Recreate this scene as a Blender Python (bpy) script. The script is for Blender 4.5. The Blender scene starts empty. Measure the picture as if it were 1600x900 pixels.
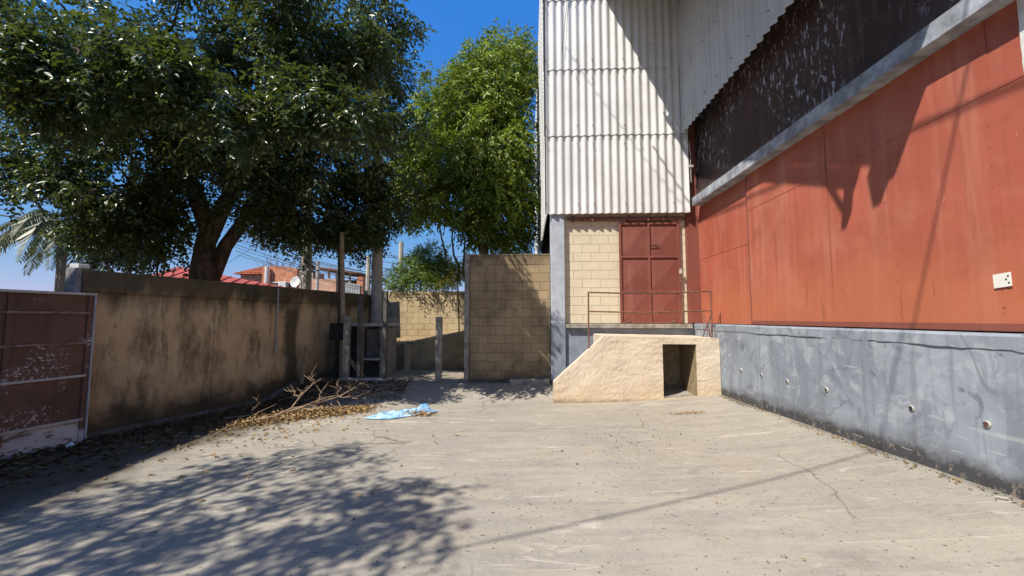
import bpy, math, random
import numpy as np
from mathutils import Vector, noise as mnoise
random.seed(7); RNG = np.random.default_rng(11)
S = bpy.context.scene
COL = S.collection
EZ = 1.6                       # eye height: heights below are measured from the eye, the world from the yard

# ------------------------------------------------------------------ camera, sky, sun, exposure
F, PITCH, YAW = 636.0, 0.0737, -0.0403
cam = bpy.data.cameras.new('camera'); cam.sensor_width = 36; cam.lens = 36 * F / 1600
cam.clip_start = 0.05; cam.clip_end = 3000
co = bpy.data.objects.new('camera', cam); COL.objects.link(co); S.camera = co
co.location = (0, 0, EZ); co.rotation_euler = (math.pi / 2 + PITCH, 0, -YAW)
LX, LY, LZ = 0.74, 0.67, -1.22          # direction in which the sunlight travels
sun_el = math.atan2(-LZ, math.hypot(LX, LY))
w = bpy.data.worlds.new('World'); S.world = w; w.use_nodes = True
wn = w.node_tree; wn.nodes.clear()
sk = wn.nodes.new('ShaderNodeTexSky'); sk.sky_type = 'NISHITA'; sk.sun_disc = False
sk.sun_elevation = sun_el; sk.sun_rotation = math.atan2(-LX, -LY)
sk.altitude = 700; sk.air_density = 1.0; sk.dust_density = 0.6; sk.ozone_density = 2.2
bg = wn.nodes.new('ShaderNodeBackground'); bg.inputs[1].default_value = 0.135
wo = wn.nodes.new('ShaderNodeOutputWorld')
# deep, clear subtropical blue: a colour grade of the whole sky, the same in every direction
sep = wn.nodes.new('ShaderNodeSeparateColor'); com = wn.nodes.new('ShaderNodeCombineColor'); wn.links.new(sk.outputs[0], sep.inputs[0])
def wmath(op, a, b):
    n = wn.nodes.new('ShaderNodeMath'); n.operation = op
    for i, v in enumerate((a, b)):
        if isinstance(v, (int, float)): n.inputs[i].default_value = v
        else: wn.links.new(v, n.inputs[i])
    return n.outputs[0]
_g = wmath('MULTIPLY', wmath('POWER', sep.outputs[1], .581), 1.045)
_r = wmath('MINIMUM', wmath('MULTIPLY', wmath('POWER', sep.outputs[0], 1.318), .31), _g)
_b = wmath('MULTIPLY', wmath('POWER', sep.outputs[2], .1), 3.64)
for i, v in enumerate((_r, _g, _b)): wn.links.new(v, com.inputs[i])
wn.links.new(com.outputs[0], bg.inputs[0]); wn.links.new(bg.outputs[0], wo.inputs[0])
sl = bpy.data.lights.new('sun', 'SUN'); sl.energy = 5.0; sl.angle = math.radians(0.48); sl.color = (1.0, 0.94, 0.86)
so = bpy.data.objects.new('sun', sl); COL.objects.link(so)
so.rotation_euler = Vector((LX, LY, LZ)).to_track_quat('-Z', 'Y').to_euler(); so.location = (-8, -8, 15)
S.view_settings.view_transform = 'Standard'; S.view_settings.look = 'None'
S.view_settings.exposure = 0.42; S.view_settings.gamma = 1.0
S.cycles.use_adaptive_sampling = True; S.cycles.adaptive_threshold = .025; S.cycles.max_bounces = 5; S.cycles.diffuse_bounces = 3; S.cycles.glossy_bounces = 2; S.cycles.transmission_bounces = 3; S.cycles.transparent_max_bounces = 4

# ------------------------------------------------------------------ helpers: points
_cp, _sp, _cy, _sy = math.cos(PITCH), math.sin(PITCH), math.cos(YAW), math.sin(YAW)
_fw = np.array([_sy * _cp, _cy * _cp, _sp]); _rt = np.array([_cy, -_sy, 0.0]); _up = np.cross(_rt, _fw)
def ray(x, y): return _rt * (x - 800) / F + _up * (450 - y) / F + _fw
def at(x, y, Y): d = ray(x, y); return d / d[1] * Y           # a point of the photograph at depth Y
def atX(x, y, X): d = ray(x, y); return d / d[0] * X
def sstep(a, b, t):
    t = min(1, max(0, (t - a) / (b - a))); return t * t * (3 - 2 * t)
def ground_z(X, Y):
    g = -1.34 - .022 * (min(Y, 12) - 3.3) - .25 * (1 - math.exp(-max(0, 3.65 - X) / 2))
    r = sstep(7.95, 9.1, Y); g = g * (1 - r) - 1.43 * r
    return g

# ------------------------------------------------------------------ helpers: materials
class NT:
    def __init__(s, name, rough=0.85, spec=0.3):
        s.m = bpy.data.materials.new(name); s.m.use_nodes = True; s.t = s.m.node_tree
        s.t.nodes.clear(); s.out = s.t.nodes.new('ShaderNodeOutputMaterial')
        s.b = s.t.nodes.new('ShaderNodeBsdfPrincipled'); s.L(s.b.outputs[0], s.out.inputs[0])
        s.b.inputs['Roughness'].default_value = rough
        s.b.inputs['Specular IOR Level'].default_value = spec
        s.geo = s.t.nodes.new('ShaderNodeNewGeometry'); s.pos = s.geo.outputs['Position']; s.h = []
    def L(s, a, b): s.t.links.new(a, b)
    def _in(s, sock, v):
        if v is None: return
        if isinstance(v, bpy.types.NodeSocket): s.L(v, sock)
        elif isinstance(v, (tuple, list)) and sock.type == 'RGBA': sock.default_value = (*v[:3], 1)
        else: sock.default_value = v
    def map(s, scale=(1, 1, 1), rot=(0, 0, 0), loc=(0, 0, 0), vec=None):
        n = s.t.nodes.new('ShaderNodeMapping'); s._in(n.inputs[0], vec or s.pos)
        n.inputs['Scale'].default_value = scale; n.inputs['Rotation'].default_value = rot; n.inputs['Location'].default_value = loc
        return n.outputs[0]
    def noise(s, scale, detail=4, rough=.55, vec=None, dist=0):
        n = s.t.nodes.new('ShaderNodeTexNoise'); s._in(n.inputs['Vector'], vec or s.pos)
        n.inputs['Scale'].default_value = scale; n.inputs['Detail'].default_value = detail
        n.inputs['Roughness'].default_value = rough; n.inputs['Distortion'].default_value = dist
        return n.outputs[0]
    def voro(s, scale, feat='DISTANCE_TO_EDGE', vec=None, rnd=1):
        n = s.t.nodes.new('ShaderNodeTexVoronoi'); n.feature = feat; s._in(n.inputs['Vector'], vec or s.pos)
        n.inputs['Scale'].default_value = scale; n.inputs['Randomness'].default_value = rnd
        return n.outputs[0]
    def ramp(s, f, a, b, lo=0, hi=1):
        n = s.t.nodes.new('ShaderNodeMapRange'); n.interpolation_type = 'SMOOTHSTEP'
        s._in(n.inputs[0], f); n.inputs[1].default_value = a; n.inputs[2].default_value = b
        n.inputs[3].default_value = lo; n.inputs[4].default_value = hi
        return n.outputs[0]
    def mix(s, f, a, b, mode='MIX'):
        n = s.t.nodes.new('ShaderNodeMix'); n.data_type = 'RGBA'; n.blend_type = mode
        s._in(n.inputs[0], f); s._in(n.inputs[6], a); s._in(n.inputs[7], b); return n.outputs[2]
    def math(s, op, a, b=None):
        n = s.t.nodes.new('ShaderNodeMath'); n.operation = op; s._in(n.inputs[0], a); s._in(n.inputs[1], b); return n.outputs[0]
    def xyz(s, vec=None):
        n = s.t.nodes.new('ShaderNodeSeparateXYZ'); s._in(n.inputs[0], vec or s.pos); return n.outputs
    def mul(s, *a):
        r = a[0]
        for x in a[1:]: r = s.math('MULTIPLY', r, x)
        return r
    def rnd(s):
        n = s.t.nodes.new('ShaderNodeObjectInfo'); return n.outputs['Random']
    def isl(s): return s.geo.outputs['Random Per Island']
    def bump(s, h, strength=.5, dist=.02):
        n = s.t.nodes.new('ShaderNodeBump'); s._in(n.inputs['Height'], h)
        n.inputs['Strength'].default_value = strength; n.inputs['Distance'].default_value = dist
        if s.h: s.L(s.h[-1], n.inputs['Normal'])
        s.h.append(n.outputs[0]); return n.outputs[0]
    def done(s, col=None, rough=None):
        s._in(s.b.inputs['Base Color'], col)
        if rough is not None: s._in(s.b.inputs['Roughness'], rough)
        if s.h: s.L(s.h[-1], s.b.inputs['Normal'])
        return s.m

def simple(name, c, var=.25, scale=6, rough=.8, bump=.3, spec=.3, metal=0):
    n = NT(name, rough, spec); a = n.noise(scale, 6, .65)
    dk = tuple(v * (1 - var) for v in c); lt = tuple(min(1, v * (1 + var)) for v in c)
    col = n.mix(n.ramp(a, .3, .7), dk, lt)
    n.b.inputs['Metallic'].default_value = metal
    if bump: n.bump(n.noise(scale * 9, 4), bump, .006)
    return n.done(col)

MT = {}
def m_concrete():
    n = NT('yard_concrete', .9, .2)
    big = n.noise(.35, 5, .6); med = n.noise(1.7, 6, .65); fine = n.noise(22, 5, .7); grit = n.noise(140, 2, .6)
    sv = n.map((.55, 3.2, 1), (0, 0, math.radians(14))); drag = n.noise(1.6, 7, .7, sv, .3)
    c = n.mix(n.ramp(big, .35, .65), (.29, .267, .222), (.37, .334, .27))
    c = n.mix(n.mul(n.ramp(drag, .42, .62), .75), c, (.255, .242, .212))
    c = n.mix(n.mul(n.ramp(n.noise(.8, 5, .65, n.map(loc=(5, 2, 0))), .55, .72), .5), c, (.37, .295, .195))
    c = n.mix(n.mul(n.ramp(med, .5, .72), .6), c, (.20, .18, .15))
    c = n.mix(n.mul(n.ramp(n.noise(3.3, 6, .7, n.map((.6, 1.6, 1), loc=(5, 5, 5))), .52, .7), .45), c, (.42, .365, .28))
    c = n.mix(n.mul(n.ramp(n.noise(6, 6, .75, n.map((.5, 1.5, 1), (0, 0, .2), (1, 1, 1)), .6), .5, .68), .5), c, (.40, .35, .265))
    c = n.mix(n.mul(n.ramp(n.noise(7, 6, .75, n.map((.6, 1.4, 1), (0, 0, .1), (6, 1, 1)), .6), .54, .7), .5), c, (.20, .18, .15))
    c = n.mix(n.mul(n.ramp(fine, .35, .7), .4), c, (.385, .34, .26))
    c = n.mix(n.mul(n.ramp(grit, .58, .72), .5), c, (.17, .155, .13))
    # scraped pale streaks, clustered
    cl = n.ramp(n.noise(1.1, 4, .6, n.map(loc=(3, 9, 0))), .52, .64)
    st = n.ramp(n.noise(2.6, 3, .6, n.map((.5, 2.6, 1), (0, 0, math.radians(16)), (1, 4, 0)), 1.1), .60, .66)
    st2 = n.ramp(n.noise(4.2, 3, .6, n.map((.7, 2.4, 1), (0, 0, math.radians(-6)), (7, 1, 0)), .9), .61, .68)
    st3 = n.ramp(n.noise(9, 3, .6, n.map((.6, 2.2, 1), (0, 0, math.radians(25)), (2, 2, 0)), .3), .66, .71)
    stf = n.math('MAXIMUM', n.mul(st, cl), n.math('MAXIMUM', n.mul(st2, .8, cl), n.mul(st3, .7)))
    c = n.mix(n.mul(stf, .55), c, (.50, .45, .37))
    # long drag scratches: thin level sets of a very stretched noise
    for k, (ang, loc) in enumerate(((15, (3, 1, 0)), (4, (9, 5, 0)))):
        v = n.noise(1.1, 2, .4, n.map((.12, 2.4, 1), (0, 0, math.radians(ang)), loc))
        ln = n.math('SUBTRACT', 1, n.ramp(n.math('ABSOLUTE', n.math('SUBTRACT', v, .5)), .0, .009))
        br = n.ramp(n.noise(1.3, 4, .6, n.map(loc=(k * 7, 3, 0))), .52, .6)
        c = n.mix(n.mul(ln, br, .6), c, (.56, .5, .42))
    # cracks: one long branching family
    cv = n.t.nodes.new('ShaderNodeVectorMath'); cv.operation = 'ADD'
    dn = n.t.nodes.new('ShaderNodeTexNoise'); dn.inputs['Scale'].default_value = 1.7; dn.inputs['Detail'].default_value = 6
    n.L(n.pos, dn.inputs['Vector']); sc = n.t.nodes.new('ShaderNodeVectorMath'); sc.operation = 'SCALE'; sc.inputs['Scale'].default_value = .55
    n.L(dn.outputs['Color'], sc.inputs[0]); n.L(n.pos, cv.inputs[0]); n.L(sc.outputs[0], cv.inputs[1])
    ck = n.voro(.33, vec=n.map((1, .8, 0), loc=(.35, .2, 0), vec=cv.outputs[0]))
    ckm = n.mul(n.math('SUBTRACT', 1, n.ramp(ck, .0, .0045)), n.ramp(n.noise(.7, 2, .5, n.map(loc=(8, 3, 1))), .42, .55))
    c = n.mix(n.mul(ckm, .75), c, (.13, .105, .08))
    c = n.mix(n.mul(n.ramp(n.noise(48, 3, .7, n.map(loc=(1, 2, 3))), .61, .7), .45), c, (.52, .47, .40))
    c = n.mix(n.mul(n.ramp(n.noise(42, 3, .7, n.map(loc=(7, 2, 3))), .62, .71), .5), c, (.13, .12, .10))
    sp = n.ramp(n.noise(30, 1, .3, n.map(loc=(4, 4, 4))), .72, .75)
    c = n.mix(n.mul(sp, .8), c, (.09, .075, .06))
    # soil along the left wall, with the wall's shade deepened in the colour
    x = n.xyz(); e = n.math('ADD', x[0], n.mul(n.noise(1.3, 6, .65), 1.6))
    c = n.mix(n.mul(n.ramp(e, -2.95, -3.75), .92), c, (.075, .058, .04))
    e2 = n.math('ADD', x[1], n.mul(n.noise(1.3, 4, .6, n.map(loc=(3, 0, 0))), 1.4))
    c = n.mix(n.mul(n.ramp(e2, 8.9, 9.9), .5), c, (.27, .215, .15))
    e3 = n.math('SUBTRACT', x[0], n.mul(n.noise(1.6, 4, .6, n.map(loc=(3, 7, 0))), .5))
    c = n.mix(n.mul(n.ramp(e3, 3.27, 3.42), .6), c, (.12, .11, .10))
    n.bump(n.noise(.9, 5, .6), .35, .03); n.bump(n.noise(14, 6, .7), .4, .012); n.bump(grit, .35, .006)
    n.bump(n.math('SUBTRACT', 1, ckm), .4, .01)
    return n.done(c)
def m_dock():
    n = NT('dock_wall_paint', .7, .25); x = n.xyz()
    c = n.mix(n.ramp(n.noise(.9, 5, .6), .35, .65), (.205, .232, .27), (.30, .335, .375))
    sw = n.noise(1.5, 5, .6, None, 2.6); c = n.mix(n.mul(n.ramp(sw, .55, .66), .5), c, (.155, .17, .195))
    sw2 = n.noise(2.3, 6, .65, n.map(loc=(4, 4, 2)), 1.6); c = n.mix(n.mul(n.ramp(sw2, .5, .64), .6), c, (.41, .44, .465))
    sk_ = n.noise(3.5, 5, .6, n.map((2.5, 2.5, .22))); c = n.mix(n.mul(n.ramp(sk_, .48, .66), .55), c, (.17, .18, .205))
    sk2 = n.noise(5, 4, .6, n.map((3, 3, .15), loc=(2, 2, 2))); c = n.mix(n.mul(n.ramp(sk2, .58, .75), .4), c, (.36, .38, .4))
    pt = n.ramp(n.noise(4.2, 4, .55, n.map((1, 1, .8), loc=(1, 3, 7)), .6), .66, .70); c = n.mix(n.mul(pt, .55), c, (.10, .11, .13))
    # dirt splashed up from the ground
    hg = n.math('SUBTRACT', n.math('ADD', x[2], n.mul(x[1], .022)), .333)
    e = n.math('SUBTRACT', hg, n.mul(n.noise(1.6, 6, .7), .40))
    c = n.mix(n.mul(n.ramp(e, .10, -.12), .6), c, (.12, .12, .13))
    e2 = n.math('SUBTRACT', hg, n.mul(n.noise(5, 6, .75), .30))
    c = n.mix(n.mul(n.ramp(e2, .02, -.08), .9), c, (.05, .048, .048))
    c = n.mix(n.mul(n.ramp(e2, .0, -.1), n.ramp(n.noise(16, 4, .7), .55, .63), .6), c, (.33, .28, .23))
    # rubbed loops and old scuffs
    for sc_, lo_, th_, am_ in ((.75, (3, 1, 5), .012, .5), (1.25, (7, 4, 2), .02, .4)):
        vv = n.noise(sc_, 2, .4, n.map(loc=lo_), .8); ln = n.math('SUBTRACT', 1, n.ramp(n.math('ABSOLUTE', n.math('SUBTRACT', vv, .5)), 0, th_))
        c = n.mix(n.mul(ln, n.ramp(n.noise(1.4, 3, .5, n.map(loc=lo_)), .45, .6), am_), c, (.11, .12, .14))
    sc = n.ramp(n.noise(3, 2, .5, n.map((6, .5, 6), (0.35, 0, 0)), .4), .69, .71); c = n.mix(n.mul(sc, .35), c, (.5, .5, .5))
    n.bump(n.noise(3, 5, .6), .35, .03); n.bump(n.noise(40, 4, .6), .25, .006)
    return n.done(c)
def m_red(name, base, dusty, rust, bot, vs=1.0):
    n = NT(name, .62, .3); x = n.xyz()
    c = n.mix(n.ramp(n.noise(.8, 5, .6), .3, .7), base, tuple(v * .82 for v in base))
    st = n.noise(2.2, 6, .65, n.map((2.2, 2.2, .16))); c = n.mix(n.mul(n.ramp(st, .45, .7), .6), c, dusty)
    s2 = n.noise(6, 5, .65, n.map((2.4, 2.4, .09), loc=(5, 2, 1))); c = n.mix(n.mul(n.ramp(s2, .5, .72), .35), c, tuple(v * .6 for v in base))
    c = n.mix(n.mul(n.ramp(n.noise(1.2, 6, .65, n.map(loc=(4, 1, 3))), .5, .72), .45), c, dusty)
    c = n.mix(n.mul(n.ramp(n.noise(1.9, 5, .6, n.map(loc=(9, 9, 3)), .8), .55, .72), .35), c, tuple(v * .55 for v in base))
    e = n.math('SUBTRACT', x[2], n.mul(n.noise(1.6, 5, .6, n.map((1, 1, .5))), .9))
    c = n.mix(n.mul(n.ramp(e, bot + .25, bot - .35), .6), c, rust)
    dr = n.ramp(n.noise(4.5, 4, .6, n.map((3, 3, .25), loc=(3, 1, 1))), .62, .74)
    c = n.mix(n.mul(dr, n.ramp(e, bot + .3, bot - .3), .55), c, tuple(v * .45 for v in base))
    dts = n.math('SUBTRACT', 1, n.ramp(n.voro(2.4, 'F1', n.map(loc=(.3, .3, .3))), .025, .045)); c = n.mix(n.mul(dts, .55), c, tuple(v * .4 for v in base))
    wr = n.ramp(n.noise(1.7, 7, .75, n.map((1, 1, .6), loc=(2, 8, 8)), .5), .56, .66); c = n.mix(n.mul(wr, .3), c, rust)
    fl = n.ramp(n.noise(26, 3, .6, n.map((1, 1, .35))), .73, .76); c = n.mix(n.mul(fl, .35), c, (.62, .42, .34))
    n.bump(n.noise(1.1, 3, .5), .35, .05); n.bump(n.noise(60, 3), .12, .004)
    return n.done(c, n.ramp(n.noise(3, 4), .3, .7, .5, .75))
def m_flake():
    n = NT('flaking_dark_paint', .75, .25); x = n.xyz()
    c = n.mix(n.ramp(n.noise(.9, 5, .6, n.map((1, 1, .5))), .35, .65), (.036, .024, .022), (.07, .038, .03))
    st = n.noise(5, 5, .6, n.map((2.2, 2.2, .2))); c = n.mix(n.mul(n.ramp(st, .5, .72), .5), c, (.12, .075, .06))
    cl = n.ramp(n.noise(.85, 3, .55, n.map(loc=(0, 2, 1.3))), .42, .6)
    fl = n.ramp(n.noise(8, 4, .62, n.map((1.9, 1.9, .62)), .5),   .58, .62)
    f2 = n.ramp(n.noise(20, 3, .6, n.map((1.5, 1.5, .45))), .63, .67)
    c = n.mix(n.mul(n.math('MAXIMUM', fl, f2), cl), c, (.42, .42, .46))
    e = n.math('SUBTRACT', x[2], n.mul(n.noise(1.2, 4), .5)); c = n.mix(n.mul(n.ramp(e, 4.3, 3.95), .55), c, (.15, .115, .105))
    n.bump(n.noise(14, 4, .6), .4, .01)
    return n.done(c)
def m_fibre():
    n = NT('fibre_cement', .8, .25); x = n.xyz()
    c = n.mix(n.ramp(n.noise(.9, 5, .6), .3, .7), (.60, .59, .565), (.72, .71, .68))
    c = n.mix(n.mul(n.rnd(), .22), c, (.46, .45, .43))
    st = n.noise(2.5, 5, .6, n.map((2.6, 2.6, .13))); c = n.mix(n.mul(n.ramp(st, .5, .75), .42), c, (.36, .35, .33))
    sp = n.ramp(n.noise(7, 5, .7, n.map((1, 1, .5), loc=(2, 5, 1))), .62, .78); c = n.mix(n.mul(sp, .4), c, (.29, .28, .26))
    dk = n.ramp(n.noise(30, 3, .6), .68, .75); c = n.mix(n.mul(dk, .3), c, (.22, .21, .2))
    n.bump(n.noise(50, 4, .6), .15, .004)
    return n.done(c)
def m_block(name, c1, c2, stain, sa, grey=0.0, mould=None):
    n = NT(name, .88, .2); x = n.xyz()
    c = n.mix(n.rnd(), c1, c2)
    c = n.mix(n.mul(n.ramp(n.noise(1.3, 6, .65), .42, .7), sa), c, stain)
    st = n.noise(3, 5, .6, n.map((1.6, 1.6, .25), loc=(1, 7, 1))); c = n.mix(n.mul(n.ramp(st, .5, .74), sa * .8), c, stain)
    if mould:
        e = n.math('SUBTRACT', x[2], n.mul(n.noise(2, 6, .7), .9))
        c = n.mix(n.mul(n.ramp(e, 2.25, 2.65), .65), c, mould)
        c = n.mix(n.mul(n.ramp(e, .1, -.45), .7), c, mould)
        c = n.mix(n.mul(n.ramp(n.noise(.9, 6, .65, n.map(loc=(6, 2, 4))), .52, .68), .55), c, mould)
    n.bump(n.noise(9, 5, .65), .35, .015); n.bump(n.noise(90, 3, .6), .3, .005)
    return n.done(c)
def m_plaster():
    n = NT('rough_cream_plaster', .9, .2); x = n.xyz()
    c = n.mix(n.ramp(n.noise(1.4, 6, .6), .3, .7), (.60, .495, .365), (.67, .565, .43))
    e = n.math('SUBTRACT', x[2], n.mul(n.noise(2, 5, .6), .55))
    c = n.mix(n.mul(n.ramp(e, .25, -.25), .55), c, (.58, .42, .25))
    c = n.mix(n.mul(n.ramp(n.noise(4, 6, .7, n.map((1, 1, .4))), .55, .75), .35), c, (.40, .30, .18))
    c = n.mix(n.mul(n.ramp(n.noise(11, 6, .75), .56, .72), .35), c, (.42, .33, .22))
    e5 = n.math('SUBTRACT', x[2], n.mul(n.noise(6, 5, .7), .16)); c = n.mix(n.mul(n.ramp(e5, .02, -.10), .7), c, (.25, .18, .11))
    hz = n.noise(4, 5, .65, n.map((.7, 1, 2.6)), .8)
    n.bump(hz, .3, .016); n.bump(n.noise(34, 5, .75), .6, .011); n.bump(n.noise(110, 3, .6), .3, .005)
    return n.done(c)
def m_oldwall():
    n = NT('mouldy_plaster', .92, .15); x = n.xyz(); mould = (.05, .043, .03)
    c = n.mix(n.ramp(n.noise(.8, 6, .6), .3, .7), (.47, .345, .185), (.57, .43, .25))
    c = n.mix(n.mul(n.ramp(n.noise(2.4, 6, .7), .5, .7), .5), c, (.30, .195, .10))
    m1 = n.noise(.8, 8, .72, n.map((1.2, 1.2, .5), loc=(2.1, 3.6, .4))); c = n.mix(n.mul(n.ramp(m1, .50, .68), .75), c, mould)
    m2 = n.noise(2.6, 8, .75, n.map((1.3, 1.3, .35), loc=(4, 4, 1))); c = n.mix(n.mul(n.ramp(m2, .52, .66), .6), c, mould)
    e = n.math('SUBTRACT', x[2], n.mul(n.noise(1.7, 6, .7), .9))
    c = n.mix(n.mul(n.ramp(e, .12, -.4), .92), c, mould)
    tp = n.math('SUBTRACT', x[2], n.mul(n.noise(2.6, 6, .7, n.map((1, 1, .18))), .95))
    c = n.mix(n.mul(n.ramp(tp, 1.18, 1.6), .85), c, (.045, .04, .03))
    # old leak: one dark streak running down from the conduit
    dy = n.math('ABSOLUTE', n.math('SUBTRACT', n.math('ADD', x[1], n.mul(n.noise(2.2, 6, .7, n.map((1, 1, .5))), .5)), 9.0))
    c = n.mix(n.mul(n.ramp(dy, .26, .10), n.ramp(x[2], 2.0, 1.7), .85), c, mould)
    gr = n.ramp(n.noise(3.2, 5, .7, n.map(loc=(8, 8, 2))), .58, .7); c = n.mix(n.mul(gr, n.ramp(e, .5, -.3), .6), c, (.07, .085, .03))
    n.bump(n.noise(5, 6, .7, n.map((1, 1, 1.8)), .5), .6, .03); n.bump(n.noise(45, 4, .7), .35, .008)
    return n.done(c)
def m_gate():
    n = NT('peeling_gate_paint', .6, .3); x = n.xyz()
    c = n.mix(n.ramp(n.noise(1.6, 5, .6), .3, .7), (.095, .05, .036), (.15, .08, .055))
    c = n.mix(n.mul(n.ramp(n.noise(4, 5, .6, n.map((2, 2, .2))), .5, .75), .5), c, (.05, .02, .018))
    e = n.math('SUBTRACT', x[2], n.mul(n.noise(2.2, 5, .65), .55))
    hi = n.ramp(n.noise(1.5, 3, .5, n.map((1, 1, 1.6), loc=(3, 2, .9))), .48, .58)
    fl = n.ramp(n.noise(24, 5, .7), .55, .6)
    lo = n.ramp(n.noise(4.5, 6, .7, n.map((1, .6, 1.6), (.3, 0, 0))), .42, .5)
    f = n.math('MAXIMUM', n.mul(fl, hi), n.mul(n.ramp(e, -.12, -.2), lo))
    c = n.mix(n.mul(f, .9), c, (.52, .49, .46))
    n.bump(n.noise(9, 4, .6), .2, .01)
    return n.done(c)
def m_gatelow():
    n = NT('chalked_gate_sheet', .7, .25)
    c = n.mix(n.ramp(n.noise(3, 5, .6), .3, .7), (.42, .40, .37), (.55, .53, .5))
    d = n.noise(5, 7, .75, n.map((1, .5, 1.8), (.35, 0, 0)), .8); c = n.mix(n.mul(n.ramp(d, .52, .6), .85), c, (.12, .075, .06))
    n.bump(d, .2, .01); return n.done(c)
def m_leaf(name, cols, rough=.4, trans=.22, spec=.5):
    n = NT(name, rough, spec)
    r = n.t.nodes.new('ShaderNodeValToRGB'); r.color_ramp.interpolation = 'LINEAR'
    els = r.color_ramp.elements
    for i, cc in enumerate(cols):
        p = i / (len(cols) - 1)
        el = els[i] if i < 2 else els.new(p)
        el.position = p; el.color = (*cc, 1)
    n.L(n.isl(), r.inputs[0])
    big = n.noise(.55, 3, .6)
    c = n.mix(n.ramp(big, .35, .65), n.mix(.35, r.outputs[0], (.0, .0, .0)), r.outputs[0])
    tr = n.t.nodes.new('ShaderNodeBsdfTranslucent'); mx = n.t.nodes.new('ShaderNodeMixShader')
    n._in(tr.inputs[0], n.mix(.4, c, (.28, .36, .03))); mx.inputs[0].default_value = trans
    n.L(n.b.outputs[0], mx.inputs[1]); n.L(tr.outputs[0], mx.inputs[2]); n.L(mx.outputs[0], n.out.inputs[0])
    return n.done(c)
def m_bark(name, a, b):
    n = NT(name, .95, .1); v = n.noise(5, 6, .7, n.map((2.2, 2.2, .35)), .6)
    c = n.mix(n.ramp(v, .35, .65), a, b); c = n.mix(n.mul(n.ramp(n.noise(3, 4), .55, .7), .5), c, (.16, .15, .12))
    n.bump(v, .9, .05); return n.done(c)

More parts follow.
